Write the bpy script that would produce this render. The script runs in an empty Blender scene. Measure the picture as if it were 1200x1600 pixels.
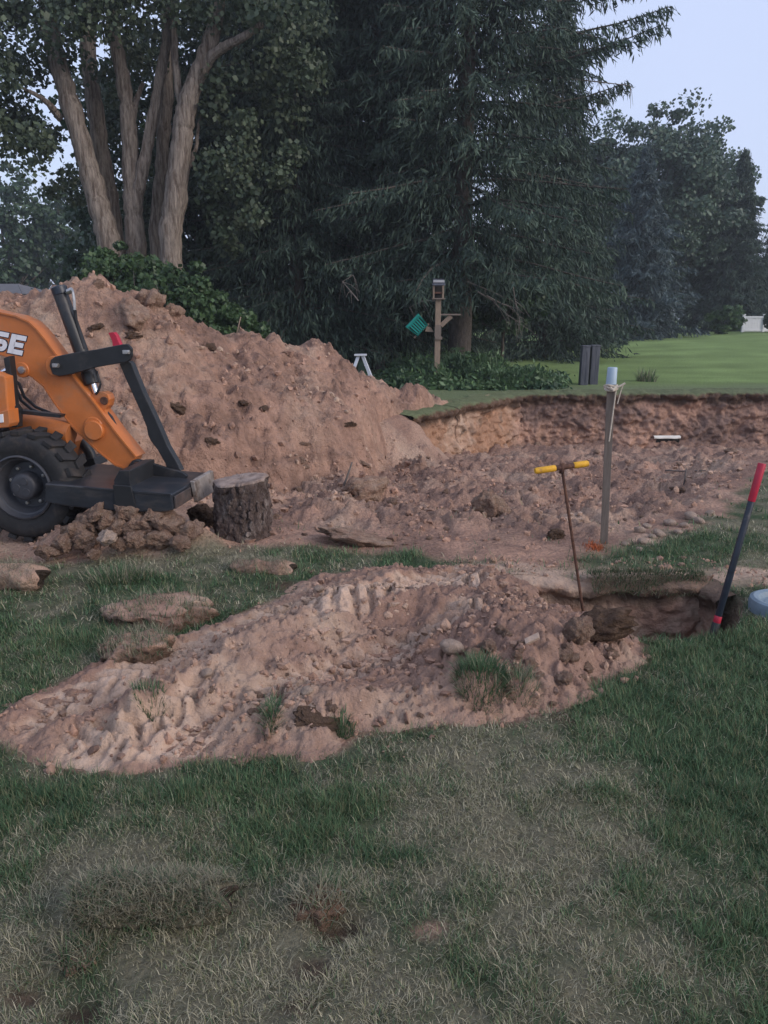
import bpy, math, random
import numpy as np
from math import radians as R, sin, cos, pi
from mathutils import Vector, Matrix

# ------------------------------------------------------------------ camera, sky, sun, exposure
scn = bpy.context.scene
col = scn.collection
CAMZ, PITCH, FPX = 1.6, R(14.79), 1155.0
cam = bpy.data.cameras.new('camera'); camo = bpy.data.objects.new('camera', cam); col.objects.link(camo)
camo.location = (0, 0, CAMZ); camo.rotation_euler = (pi/2 - PITCH, 0, 0)
cam.sensor_fit = 'VERTICAL'; cam.sensor_height = 36.0; cam.lens = 36.0*FPX/1600.0
cam.clip_start = 0.05; cam.clip_end = 3000
scn.camera = camo

SUN_EL, SUN_AZ = R(26), R(118)          # azimuth clockwise from +Y : to the right, a little behind the camera
w = bpy.data.worlds.new('World'); scn.world = w; w.use_nodes = True
nt = w.node_tree; nt.nodes.clear()
wo = nt.nodes.new('ShaderNodeOutputWorld'); bg = nt.nodes.new('ShaderNodeBackground')
sky = nt.nodes.new('ShaderNodeTexSky'); sky.sky_type = 'NISHITA'; sky.sun_disc = False
sky.sun_elevation = SUN_EL; sky.sun_rotation = SUN_AZ; sky.dust_density = 3.0; sky.air_density = 1.2; sky.ozone_density = 1.5
veil = nt.nodes.new('ShaderNodeMix'); veil.data_type = 'RGBA'; veil.inputs[0].default_value = 0.72
veil.inputs[7].default_value = (3.0, 3.4, 4.7, 1)          # thin even evening cloud
cl = nt.nodes.new('ShaderNodeTexNoise'); cl.inputs['Scale'].default_value = 1.6; cl.inputs['Detail'].default_value = 5
tc = nt.nodes.new('ShaderNodeTexCoord'); cm = nt.nodes.new('ShaderNodeMapRange')
cm.inputs[1].default_value = 0.3; cm.inputs[2].default_value = 0.7; cm.inputs[3].default_value = 0.68; cm.inputs[4].default_value = 0.86
nt.links.new(tc.outputs['Generated'], cl.inputs['Vector']); nt.links.new(cl.outputs[0], cm.inputs[0]); nt.links.new(cm.outputs[0], veil.inputs[0])
nt.links.new(sky.outputs[0], veil.inputs[6]); nt.links.new(veil.outputs[2], bg.inputs[0]); nt.links.new(bg.outputs[0], wo.inputs[0])
bg.inputs[1].default_value = 0.15
sun = bpy.data.lights.new('sun', 'SUN'); sun.energy = 1.3; sun.angle = R(35); sun.color = (1.0, 0.9, 0.84)
suno = bpy.data.objects.new('sun', sun); col.objects.link(suno)
sd = Vector((sin(SUN_AZ)*cos(SUN_EL), cos(SUN_AZ)*cos(SUN_EL), sin(SUN_EL)))
suno.rotation_euler = (-sd).to_track_quat('-Z', 'Y').to_euler()
scn.view_settings.view_transform = 'Standard'; scn.view_settings.look = 'None'
scn.view_settings.exposure = 0.62; scn.view_settings.gamma = 1.0; scn.view_settings.use_curve_mapping = False

# ------------------------------------------------------------------ helpers
rng = np.random.default_rng(7); random.seed(7)
SP, CP = sin(PITCH), cos(PITCH)
def ray(px, py):
    a, b = (px-600)/FPX, (800-py)/FPX
    return np.array([a, CP + b*SP, -SP + b*CP])
def at(px, py, Y):
    d = ray(px, py); t = Y/d[1]
    return Vector((d[0]*t, Y, CAMZ + d[2]*t))
def on(px, py, z=0.0):
    d = ray(px, py); t = (z-CAMZ)/d[2]
    return Vector((d[0]*t, d[1]*t, z))

def sm(a, b, x):
    t = np.clip((x-a)/(b-a), 0, 1); return t*t*(3-2*t)
def _h(ix, iy, s):
    n = (ix.astype(np.int64)*374761393 + iy.astype(np.int64)*668265263 + s*1442695041) & 0xffffffff
    n = ((n ^ (n >> 13))*1274126177) & 0xffffffff
    n = ((n ^ (n >> 16))*2246822519) & 0xffffffff
    return (n ^ (n >> 15)) & 0xffffffff
def pn(x, y, s=0):
    x = np.asarray(x, float); y = np.asarray(y, float)
    xi, yi = np.floor(x), np.floor(y); xf, yf = x-xi, y-yi
    u = xf*xf*xf*(xf*(xf*6-15)+10); v = yf*yf*yf*(yf*(yf*6-15)+10)
    def g(dx, dy):
        a = _h(xi+dx, yi+dy, s)*(2*pi/4294967296.0)
        return np.cos(a)*(xf-dx)+np.sin(a)*(yf-dy)
    return 1.5*((g(0, 0)*(1-u)+g(1, 0)*u)*(1-v)+(g(0, 1)*(1-u)+g(1, 1)*u)*v)
def fb(x, y, o=4, s=0, gain=.5):
    r, a, f = 0, 1., 1.
    for k in range(o):
        r = r + a*pn(np.asarray(x)*f+17.3*k, np.asarray(y)*f-9.1*k, s+k); a *= gain; f *= 2.03
    return r
def wor(x, y, s=0):
    x = np.asarray(x, float); y = np.asarray(y, float)
    xi, yi = np.floor(x), np.floor(y)
    f1 = np.full(x.shape, 9.); f2 = np.full(x.shape, 9.); idd = np.zeros(x.shape)
    for dx in (-1, 0, 1):
        for dy in (-1, 0, 1):
            h = _h(xi+dx, yi+dy, s); k = _h(xi+dx, yi+dy, s+77)
            d = np.hypot(xi+dx+h/4294967296.-x, yi+dy+k/4294967296.-y)
            n = d < f1; f2 = np.where(n, f1, np.minimum(f2, d)); idd = np.where(n, (h % 1000)/1000., idd); f1 = np.where(n, d, f1)
    return f1, f2, idd
def facet(x, y, f, s=0, k=.75):
    """broken, tilted plates -.5..1"""
    x = np.asarray(x, float)*f; y = np.asarray(y, float)*f
    x = x+.35*pn(x*.8, y*.8, s+3); y = y+.35*pn(x*.8+5, y*.8, s+4)
    xi, yi = np.floor(x), np.floor(y); f1 = np.full(x.shape, 9.); f2 = np.full(x.shape, 9.); hh = np.zeros(x.shape)
    for dx in (-1, 0, 1):
        for dy in (-1, 0, 1):
            h = _h(xi+dx, yi+dy, s)/4294967296.; q = _h(xi+dx, yi+dy, s+77)/4294967296.; t = _h(xi+dx, yi+dy, s+99)/4294967296.
            ex = x-(xi+dx+h); ey = y-(yi+dy+q); d = np.hypot(ex, ey)
            n = d < f1; f2 = np.where(n, f1, np.minimum(f2, d))
            hh = np.where(n, (t-.35)+k*(np.cos(t*37.7)*ex+np.sin(t*37.7)*ey), hh); f1 = np.where(n, d, f1)
    return hh*sm(0, .22, f2-f1)-.25*sm(.12, 0, f2-f1)
def clodn(x, y, f, s=0):
    """rounded lumps of several sizes, 0..1"""
    f1, f2, i = wor(x*f+.4*pn(x*f*.7, y*f*.7, s+3), y*f+.4*pn(x*f*.7+5, y*f*.7, s+4), s)
    return np.clip(1-(f1/.62)**2, 0, 1)**.6*np.where(i > .45, i, 0)
def polyd(P, x, y):
    """signed distance to a polygon, positive inside"""
    P = [(p[0], p[1]) for p in P]; n = len(P)
    d = np.full(x.shape, 1e9); ins = np.zeros(x.shape, bool)
    for i in range(n):
        (ax, ay), (bx, by) = P[i], P[(i+1) % n]
        d = np.minimum(d, segd(ax, ay, bx, by, x, y)[0])
        if ay != by:
            c = ((ay > y) != (by > y)) & (x < (bx-ax)*(y-ay)/(by-ay)+ax); ins ^= c
    return np.where(ins, d, -d)
def segd(ax, ay, bx, by, x, y):
    ex, ey = bx-ax, by-ay; L = ex*ex+ey*ey+1e-12
    t = np.clip(((x-ax)*ex+(y-ay)*ey)/L, 0, 1)
    return np.hypot(x-ax-t*ex, y-ay-t*ey), t
def lined(P, x, y):
    d = np.full(x.shape, 1e9); val = np.zeros(x.shape)
    for a, b in zip(P[:-1], P[1:]):
        dd, t = segd(a[0], a[1], b[0], b[1], x, y)
        if len(a) > 2: val = np.where(dd < d, a[2]+(b[2]-a[2])*t, val)
        d = np.minimum(d, dd)
    return d, val

def setp(o, label=None, cat=None, group=None, kind=None):
    if label: o['label'] = label
    if cat: o['category'] = cat
    if group: o['group'] = group
    if kind: o['kind'] = kind
    return o
def link(name, me, parent=None):
    o = bpy.data.objects.new(name, me); col.objects.link(o)
    if parent is not None:
        o.parent = parent
        o.matrix_parent_inverse = Matrix.Translation(-parent.location) if parent.parent is None else Matrix.Identity(4)
        if parent.parent is not None:
            o.matrix_parent_inverse = world_of(parent).inverted()
    return o
def world_of(o):
    m = o.matrix_basis.copy()
    if o.parent is not None: m = world_of(o.parent) @ o.matrix_parent_inverse @ m
    return m
def empty(name, loc, label, cat, group=None):
    o = bpy.data.objects.new(name, None); col.objects.link(o); o.location = loc; o.empty_display_size = .1
    return setp(o, label, cat, group)
def mesh(name, V, FS, m, smooth=True, cols=None):
    """V (n,3); FS: array (k,c) or a list of such"""
    if not isinstance(FS, list): FS = [FS]
    FS = [np.asarray(f, np.int32) for f in FS if len(f)]
    me = bpy.data.meshes.new(name); V = np.ascontiguousarray(V, np.float32)
    me.vertices.add(len(V)); me.vertices.foreach_set('co', V.ravel())
    tot = np.concatenate([np.full(len(f), f.shape[1], np.int32) for f in FS]); lv = np.concatenate([f.ravel() for f in FS])
    me.loops.add(len(lv)); me.loops.foreach_set('vertex_index', lv)
    me.polygons.add(len(tot)); st = np.zeros(len(tot), np.int32); st[1:] = np.cumsum(tot)[:-1]
    me.polygons.foreach_set('loop_start', st); me.polygons.foreach_set('loop_total', tot)
    me.polygons.foreach_set('use_smooth', np.full(len(tot), smooth))
    me.update(calc_edges=True); me.validate()
    if cols is not None:
        a = me.color_attributes.new('Col', 'FLOAT_COLOR', 'POINT')
        c = np.ones((len(V), 4), np.float32); c[:, :3] = cols; a.data.foreach_set('color', c.ravel())
    if m: me.materials.append(m)
    return me
def obj(name, V, F, m, parent=None, smooth=True, cols=None):
    return link(name, mesh(name, V, F, m, smooth, cols), parent)

class MB:
    """collects simple solids into one mesh"""
    def __init__(s): s.v = []; s.f = []; s.sm = []
    def add(s, V, F, smooth=False):
        b = len(s.v); s.v += [tuple(p) for p in V]
        for f in F: s.f.append([b+i for i in f]); s.sm.append(smooth)
        return s
    def box(s, c, d, M=None):
        x, y, z = [k/2 for k in d]
        V = [Vector((a*x, b*y, e*z)) for a in (-1, 1) for b in (-1, 1) for e in (-1, 1)]
        if M is not None: V = [M @ p for p in V]
        V = [p+Vector(c) for p in V]
        return s.add(V, [(0, 1, 3, 2), (4, 6, 7, 5), (0, 4, 5, 1), (2, 3, 7, 6), (0, 2, 6, 4), (1, 5, 7, 3)])
    def prism(s, P, off):
        """polygon of 3-D points, extruded by vector off"""
        n = len(P); P = [Vector(p) for p in P]; off = Vector(off)
        V = P+[p+off for p in P]
        F = [tuple(range(n))[::-1], tuple(range(n, 2*n))]+[(i, (i+1) % n, n+(i+1) % n, n+i) for i in range(n)]
        return s.add(V, F)
    def tube(s, P, r, n=10, cap=True, sm_=True):
        P = [Vector(p) for p in P]; rs = r if isinstance(r, (list, tuple)) else [r]*len(P)
        V = []; F = []; up = None
        for i, p in enumerate(P):
            t = (P[min(i+1, len(P)-1)]-P[max(i-1, 0)]).normalized()
            if up is None:
                up = Vector((0, 0, 1)) if abs(t.z) < .9 else Vector((1, 0, 0))
            a = up-t*up.dot(t); a.normalize(); up = a; b = t.cross(a)
            for k in range(n):
                th = 2*pi*k/n; V.append(p+(a*cos(th)+b*sin(th))*rs[i])
        for i in range(len(P)-1):
            for k in range(n):
                F.append((i*n+k, i*n+(k+1) % n, (i+1)*n+(k+1) % n, (i+1)*n+k))
        s.add(V, F, sm_)
        if cap:
            s.add(V[:n], [tuple(range(n))[::-1]]); s.add(V[-n:], [tuple(range(n))])
        return s
    def lathe(s, prof, o, axis, n=32, ref=None):
        """prof: list of (radius, height along axis)"""
        ax = Vector(axis).normalized(); a = Vector(ref) if ref else (Vector((0, 0, 1)) if abs(ax.z) < .9 else Vector((1, 0, 0)))
        a = (a-ax*a.dot(ax)).normalized(); b = ax.cross(a); V = []; F = []
        for r_, h in prof:
            for k in range(n):
                th = 2*pi*k/n; V.append(Vector(o)+ax*h+(a*cos(th)+b*sin(th))*r_)
        for i in range(len(prof)-1):
            for k in range(n): F.append((i*n+k, i*n+(k+1) % n, (i+1)*n+(k+1) % n, (i+1)*n+k))
        return s.add(V, F, True)
    def build(s, name, m, parent=None, bev=0, auto=True):
        me = bpy.data.meshes.new(name); me.from_pydata(s.v, [], s.f); me.update()
        me.polygons.foreach_set('use_smooth', s.sm)
        import bmesh
        bm = bmesh.new(); bm.from_mesh(me); bmesh.ops.remove_doubles(bm, verts=bm.verts, dist=1e-5)
        bmesh.ops.recalc_face_normals(bm, faces=bm.faces)
        if bev:
            ed = [e for e in bm.edges if len(e.link_faces) == 2 and e.calc_face_angle(0) > .5]
            bmesh.ops.bevel(bm, geom=ed, offset=bev, segments=2, affect='EDGES', profile=.5, clamp_overlap=True)
        for e in bm.edges:
            if len(e.link_faces) == 2 and e.calc_face_angle(0) > .6: e.smooth = False
        bm.to_mesh(me); bm.free()
        me.materials.append(m); return link(name, me, parent)

# ------------------------------------------------------------------ materials
def mat(name, base, rough=.8, metal=0, spec=.3, var=0, vscale=8, bump=0, bscale=30, dist=.01, second=None, fac=(.4, .65), stretch=None, attr=False, det=6, trans=0):
    m = bpy.data.materials.new(name); m.use_nodes = True; t = m.node_tree; p = t.nodes['Principled BSDF']
    p.inputs['Roughness'].default_value = rough; p.inputs['Metallic'].default_value = metal
    p.inputs['Specular IOR Level'].default_value = spec
    tcx = t.nodes.new('ShaderNodeTexCoord'); src = tcx.outputs['Object']
    if stretch:
        mp = t.nodes.new('ShaderNodeMapping'); mp.inputs['Scale'].default_value = stretch
        t.links.new(src, mp.inputs[0]); src = mp.outputs[0]
    if attr:
        at_ = t.nodes.new('ShaderNodeAttribute'); at_.attribute_name = 'Col'; bc = at_.outputs['Color']
    else:
        rgb = t.nodes.new('ShaderNodeRGB'); rgb.outputs[0].default_value = (*base, 1); bc = rgb.outputs[0]
    if second:
        n = t.nodes.new('ShaderNodeTexNoise'); n.inputs['Scale'].default_value = vscale*.6; n.inputs['Detail'].default_value = det; n.inputs['Roughness'].default_value = .65
        t.links.new(src, n.inputs['Vector'])
        mr = t.nodes.new('ShaderNodeMapRange'); mr.inputs[1].default_value, mr.inputs[2].default_value = fac; t.links.new(n.outputs[0], mr.inputs[0])
        mx = t.nodes.new('ShaderNodeMix'); mx.data_type = 'RGBA'; t.links.new(mr.outputs[0], mx.inputs[0]); t.links.new(bc, mx.inputs[6])
        mx.inputs[7].default_value = (*second, 1); bc = mx.outputs[2]
    if var:
        n = t.nodes.new('ShaderNodeTexNoise'); n.inputs['Scale'].default_value = vscale; n.inputs['Detail'].default_value = det; n.inputs['Roughness'].default_value = .7
        t.links.new(src, n.inputs['Vector'])
        mr = t.nodes.new('ShaderNodeMapRange'); mr.inputs[1].default_value = .25; mr.inputs[2].default_value = .75
        mr.inputs[3].default_value = 1-var; mr.inputs[4].default_value = 1+var; t.links.new(n.outputs[0], mr.inputs[0])
        mx = t.nodes.new('ShaderNodeVectorMath'); mx.operation = 'SCALE'; t.links.new(bc, mx.inputs[0]); t.links.new(mr.outputs[0], mx.inputs['Scale']); bc = mx.outputs[0]
    t.links.new(bc, p.inputs['Base Color'])
    if bump:
        n = t.nodes.new('ShaderNodeTexNoise'); n.inputs['Scale'].default_value = bscale; n.inputs['Detail'].default_value = 8; n.inputs['Roughness'].default_value = .65
        t.links.new(src, n.inputs['Vector'])
        b = t.nodes.new('ShaderNodeBump'); b.inputs['Strength'].default_value = bump; b.inputs['Distance'].default_value = dist
        t.links.new(n.outputs[0], b.inputs['Height']); t.links.new(b.outputs[0], p.inputs['Normal'])
    if trans:
        tr = t.nodes.new('ShaderNodeBsdfTranslucent'); t.links.new(bc, tr.inputs[0])
        ms = t.nodes.new('ShaderNodeMixShader'); ms.inputs[0].default_value = trans
        t.links.new(p.outputs[0], ms.inputs[1]); t.links.new(tr.outputs[0], ms.inputs[2])
        t.links.new(ms.outputs[0], t.nodes['Material Output'].inputs[0])
    return m
M_ground = mat('soil and turf', (0, 0, 0), .95, spec=.1, attr=True, var=.45, vscale=45, bump=1, bscale=13, dist=.09, det=9)
M_dirt = mat('loose dirt', (0, 0, 0), .95, spec=.1, attr=True, var=.25, vscale=14, bump=1.0, bscale=38, dist=.028, det=9)
M_heap = mat('heaped dirt', (0, 0, 0), .95, spec=.1, attr=True, var=.34, vscale=7, bump=1.0, bscale=9, dist=.15, det=10)
M_wall = mat('cut earth', (0, 0, 0), .95, spec=.1, attr=True, var=.35, vscale=4, bump=1, bscale=14, dist=.06, det=9)
M_clod = mat('clod', (.36, .23, .168), .95, spec=.1, var=.35, vscale=4, bump=1, bscale=7, dist=.09, second=(.42, .30, .225))
M_thatch = mat('matted thatch', (.13, .115, .08), .97, spec=.1, var=.5, vscale=30, bump=1, bscale=60, dist=.02)
M_core = mat('dark roll core', (.05, .038, .03), .97, spec=.1, var=.5, vscale=30, bump=1, bscale=60, dist=.02)
M_rock = mat('pale stone', (.34, .255, .2), .85, spec=.2, var=.3, vscale=3, bump=.6, bscale=8, dist=.06)
M_root = mat('dark root soil', (.19, .125, .092), .97, spec=.1, var=.45, vscale=6, bump=1, bscale=12, dist=.12, second=(.23, .15, .1))
M_grass = mat('grass blades', (0, 0, 0), .6, spec=.25, attr=True, trans=.25)
M_leaf = mat('leaves', (0, 0, 0), .5, spec=.35, attr=True, trans=.2)
M_needle = mat('needles', (0, 0, 0), .7, spec=.2, attr=True, trans=.08)
M_bark = mat('furrowed bark', (.28, .235, .195), .95, spec=.1, var=.5, vscale=9, bump=1, bscale=14, dist=.08, second=(.13, .1, .08), fac=(.45, .62), stretch=(2.4, 2.4, .3))
M_sbark = mat('spruce bark', (.095, .08, .068), .95, spec=.1, var=.5, vscale=10, bump=1, bscale=14, dist=.06, stretch=(1, 1, .5))
M_twig = mat('dead twigs', (.17, .15, .135), .9, spec=.1, var=.3)
M_orange = mat('orange paint', (.50, .155, .04), .42, spec=.45, var=.14, vscale=7, second=(.36, .17, .085), fac=(.5, .72), det=10)
M_oranged = mat('dull orange paint', (.42, .135, .035), .5, spec=.4, var=.2, vscale=6, second=(.24, .1, .045), fac=(.45, .75))
M_black = mat('black paint', (.016, .017, .019), .42, spec=.45, var=.4, vscale=8, second=(.07, .058, .05), fac=(.56, .8))
M_bucket = mat('worn black steel', (.03, .034, .042), .3, metal=.25, spec=.5, var=.4, vscale=5, second=(.095, .082, .075), fac=(.5, .8), stretch=(1, 3, 3))
M_worn = mat('scraped steel', (.33, .29, .26), .5, metal=.5, var=.4, vscale=12, second=(.13, .085, .06), fac=(.45, .6))
M_oxide = mat('mud stained steel', (.12, .08, .065), .7, metal=.2, var=.4, vscale=10, second=(.05, .045, .045))
M_tyre = mat('tyre rubber', (.021, .021, .022), .75, spec=.3, var=.4, vscale=12, second=(.1, .075, .06), fac=(.54, .85), bump=.2, bscale=50, dist=.004)
M_rim = mat('grey rim', (.045, .047, .055), .5, spec=.4, var=.3, vscale=10, second=(.11, .085, .07), fac=(.55, .85))
M_steel = mat('bright steel', (.5, .48, .46), .35, metal=.9, var=.2)
M_chrome = mat('chrome rod', (.7, .7, .72), .15, metal=1)
M_red = mat('red paint', (.42, .018, .045), .45, spec=.4, var=.2, second=(.2, .02, .03), fac=(.6, .8))
M_white = mat('white paint', (.72, .72, .74), .6, spec=.3, var=.08)
M_decal = mat('dark decal edge', (.012, .016, .035), .5)
M_wood = mat('weathered wood', (.24, .185, .14), .85, spec=.15, var=.35, vscale=14, bump=.4, bscale=30, dist=.01, stretch=(5, 5, .5))
M_greywood = mat('grey stake wood', (.17, .14, .118), .88, spec=.15, var=.35, vscale=14, bump=.4, bscale=30, dist=.006, stretch=(6, 6, .4))
M_stumpbark = mat('stump bark', (.115, .085, .075), .95, spec=.1, var=.6, vscale=16, bump=1, bscale=22, dist=.06, second=(.27, .225, .2), fac=(.5, .66), stretch=(1.5, 1.5, .7))
M_cut = mat('sawn wood', (.30, .235, .2), .85, spec=.15, var=.35, vscale=9, second=(.15, .105, .085), fac=(.42, .6), bump=.5, bscale=30, dist=.01)
M_pvc = mat('grey pvc', (.33, .42, .5), .45, spec=.4, var=.1)
M_rope = mat('pale rope', (.5, .43, .35), .9, var=.3, vscale=60)
M_yellow = mat('yellow tape grip', (.62, .33, .025), .6, spec=.3, var=.3, vscale=30, second=(.3, .15, .05), fac=(.55, .75))
M_rust = mat('rusty steel', (.085, .045, .035), .75, metal=.3, var=.5, vscale=30, second=(.16, .08, .05))
M_shaft = mat('black fibreglass', (.014, .02, .032), .4, spec=.45, var=.4, vscale=20, second=(.1, .09, .09), fac=(.6, .8))
M_lid = mat('blue grey plastic', (.15, .2, .24), .5, spec=.4, var=.25, vscale=12)
M_teal = mat('teal plastic', (.006, .24, .2), .5, spec=.35, var=.15)
M_dark = mat('dark inside', (.02, .018, .016), .9)
M_ped = mat('dark grey pedestal', (.05, .055, .068), .6, spec=.3, var=.3, vscale=3, second=(.1, .105, .12), stretch=(6, 6, .6))
M_pipe = mat('white pipe', (.7, .68, .62), .5, var=.15)
M_roof = mat('grey shingles', (.12, .115, .12), .9, var=.25, vscale=3)
M_siding = mat('pale siding', (.5, .48, .45), .8)
M_paint = mat('orange marking paint', (.75, .16, .03), .8, var=.3)
M_paper = mat('white paper', (.7, .68, .65), .8)
M_ladder = mat('aluminium ladder', (.6, .62, .66), .4, metal=.35, spec=.4)
M_gplastic = mat('dark green canvas', (.03, .055, .04), .7)

# ------------------------------------------------------------------ the lie of the land
P_pit = [(.2, 12.6), (1.1, 14.2), (2.9, 16.55), (6, 16.75), (14, 17), (14, 12.5), (7, 9.8), (4.4, 8.3), (2.75, 5.9), (1.54, 5.05), (-.5, 5.35), (-2, 6.2), (-2.5, 8), (-1.2, 10.6)]
PIT_WALL = P_pit[:5]; PIT_SOFT = P_pit[4:]+[P_pit[0]]
P_trench = [(.80, 4.46), (1.3, 4.43), (2.04, 4.38), (2.1, 4.05), (1.84, 3.60), (1.3, 3.52), (1.02, 3.62), (.78, 3.95), (.72, 4.2)]
P_mound = [on(*p) for p in [(-25, 1150), (30, 1100), (110, 1062), (200, 1020), (320, 985), (420, 945), (500, 905), (560, 892), (640, 887), (740, 890), (800, 905), (860, 945), (940, 975), (1010, 1003), (1005, 1030),
           (950, 1060), (900, 1085), (880, 1110), (800, 1130), (640, 1138), (560, 1142), (520, 1172), (330, 1184), (180, 1203), (100, 1192), (20, 1165)]]
P_bare = [on(*p) for p in [(-500, 860), (0, 876), (120, 880), (230, 872), (330, 862), (430, 853), (500, 862), (640, 864), (720, 872), (780, 890), (900, 890), (905, 866), (960, 858), (1020, 848), (1090, 818), (1130, 797), (1200, 725), (1300, 690), (1300, 640), (-500, 640)]]
P_sand = [on(*p) for p in [(690, 880), (800, 878), (900, 888), (1000, 892), (1200, 890), (1300, 893), (1300, 918), (1130, 920), (1090, 905), (990, 908), (975, 925), (860, 930), (800, 935), (720, 905)]]

def base_z(x, y):
    z = .02*fb(x*.5, y*.5, 3, 11)*sm(0, 2, y)
    hump = .72*sm(19, 46, y)*sm(3, 26, x-(y-46)*.15)
    z = z + hump - .6*sm(46, 90, y)*sm(3, 26, x)*0
    z = z+.15*np.exp(-(segd(-2.3, 5.06, -1.32, 5.02, x, y)[0]/.16)**2)
    # trampled lawn lumps
    z = z + .018*fb(x*2.2, y*2.2, 3, 21)*sm(9, 5, y)
    for cx, cy, r_, a in ((-.12, 1.66, .07, -.05), (-.2, 1.76, .12, .035), (-.88, 1.5, .1, -.03), (-.74, 1.43, .09, -.04)):
        z = z + a*np.exp(-((x-cx)**2+(y-cy)**2)/(r_*r_))
    return z
def pit_depth(x, y):
    d = polyd(P_pit, x, y)
    dw = lined(PIT_WALL, x, y)[0]; ds = lined(PIT_SOFT, x, y)[0]
    dep = np.clip((y-5.0)*.108, 0, 1.2)
    k = np.where(d > 0, sm(-.02, .1, dw)*sm(0, 1.1, ds), 0)
    return dep*k, np.where(d > 0, 1., 0.)*sm(0, .6, ds)
def trench_depth(x, y):
    d = polyd(P_trench, x, y)
    return .55*sm(-.01, .05, d)
def rough(x, y, s=0):
    """ploughed, cloddy relief"""
    return .11*fb(x*.75, y*.75, 3, s)+.04*clodn(x, y, 1.6, s+1)+.065*facet(x, y, 2.6, s+2)+.05*facet(x, y, 5.5, s+3)+.026*facet(x, y, 11, s+5)+.045*fb(x*5, y*5, 5, s+4, .62)
def masks(x, y):
    j = .05*fb(x*3, y*3, 4, 31)*np.clip(y/4, .5, 2)
    bare = sm(-.12, .1, np.maximum(polyd(P_bare, x, y), polyd(P_pit, x, y))+1.6*j)
    sand = sm(-.05, .06, polyd(P_sand, x, y)+j)
    tr = sm(-.03, .02, polyd(P_trench, x, y)+.3*j)
    mo = sm(-.05, .02, polyd(P_mound, x, y)+.5*j)
    return bare, sand, tr, mo
def ground_z(x, y):
    x = np.asarray(x, float); y = np.asarray(y, float)
    pd, pin = pit_depth(x, y)
    return base_z(x, y)-pd+pin*rough(x, y, 40)-trench_depth(x, y)
def gz(x, y): return float(ground_z(np.array([x]), np.array([y]))[0])

RED = np.array([.44, .27, .197]); PALE = np.array([.475, .34, .255]); MOIST_SHADE = np.array([.255, .16, .122]); DARKS = np.array([.10, .066, .048])  # damp soil tone doubles as painted shade on the heap
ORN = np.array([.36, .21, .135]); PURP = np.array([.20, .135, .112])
def dirt_cols(x, y, s=0):
    n = fb(x*.9, y*.9, 4, 60+s)[:, None]; k = fb(x*4, y*4, 4, 70+s)[:, None]
    c = RED+(PALE-RED)*np.clip(.3+.8*n+.4*k, 0, 1)
    c = c+(MOIST_SHADE-c)*np.clip(-.02-1.0*n+.85*k, 0, 1)
    return c
def greenness(x, y):
    g = .48+.62*fb(x*1.3, y*1.3, 3, 90)+.5*fb(x*5, y*5, 4, 95, .6)
    for cx, cy, rx, ry, a in ((1.6, 2.9, .8, .9, .75), (1.25, 2.1, .45, .7, .35), (-.75, 2.15, .8, .25, .28), (-.15, 2.1, .5, .25, .2), (-1.9, 3.6, .9, .7, .5), (.5, 2.1, .4, .4, -.35),
                             (-.5, 1.55, .6, .28, -.4), (.0, 1.45, .35, .3, -.25), (.25, 2.5, .4, .16, -.3), (1.9, 4.9, 1.2, .45, .35), (-.3, 4.85, .7, .2, .55), (-1.8, 4.7, .9, .3, -.6), (2.0, 3.4, .4, .4, .6), (-1.4, 1.9, .4, .3, .3), (-1.0, 4.3, .5, .2, .25)):
        g = g+a*np.exp(-((x-cx)/rx)**2-((y-cy)/ry)**2)
    return np.clip(g, 0, 1)

# ground: one sheet out to the horizon, finest underfoot
ys = [-60., -20., -8., -3., -1., 0., .4]
y_ = .6
while y_ < 19: ys.append(y_); y_ *= 1.0069
while y_ < 60: ys.append(y_); y_ *= 1.02
while y_ < 300: ys.append(y_); y_ *= 1.25
ys = np.array(ys)
uu = np.concatenate([-np.array([60, 25, 12, 6, 3.5, 2.4, 1.8, 1.45, 1.2]), np.linspace(-1.05, 1.05, 440), np.array([1.2, 1.45, 1.8, 2.4, 3.5, 6, 12, 25, 60])])
wid = np.maximum(.62*ys+.5, .6)
GX = np.clip(uu[None, :]*wid[:, None], -310, 310); GY = np.repeat(ys[:, None], len(uu), 1)
gx, gy = GX.ravel(), GY.ravel()
GZ = ground_z(gx, gy)
bare, sand, tr, mo = masks(gx, gy)
g = greenness(gx, gy)
thatch = np.array([.19, .175, .12]); turf = np.array([.055, .085, .042])
c = thatch+(turf-thatch)*g[:, None]
lawn_far = np.array([.19, .265, .095]); rough_far = np.array([.16, .195, .10])
streak = fb(gx*.12, gy*1.1, 3, 120)[:, None]
far = sm(17.2, 19.2, gy+.5*pn(gx*.6, gy*0, 3))[:, None]
lf = rough_far+(lawn_far*(1+.16*streak+.2*fb(gx*.5, gy*.5, 4, 121)[:, None])-rough_far)*far
near_far = sm(9, 15, gy)[:, None]; c = c+(lf-c)*near_far
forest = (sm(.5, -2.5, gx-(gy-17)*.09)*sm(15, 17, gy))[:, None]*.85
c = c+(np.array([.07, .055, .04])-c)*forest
dc = dirt_cols(gx, gy, 0)
dc = dc+(MOIST_SHADE*1.05-dc)*(polyd(P_pit, gx, gy) > 0)[:, None]*np.clip(.42+.8*fb(gx*1.4, gy*1.4, 4, 66), 0, .9)[:, None]
c = c+(dc-c)*bare[:, None]
c = c+(PALE*1.08-c)*(sand*(.55+.45*sm(-.3, .3, fb(gx*5, gy*5, 3, 33))))[:, None]
c = c+(MOIST_SHADE-c)*tr[:, None]
c = c+(dc*.9-c)*mo[:, None]
fr = np.exp(-((gx-1.4)**2/.03)*0)  # keep shape
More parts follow.
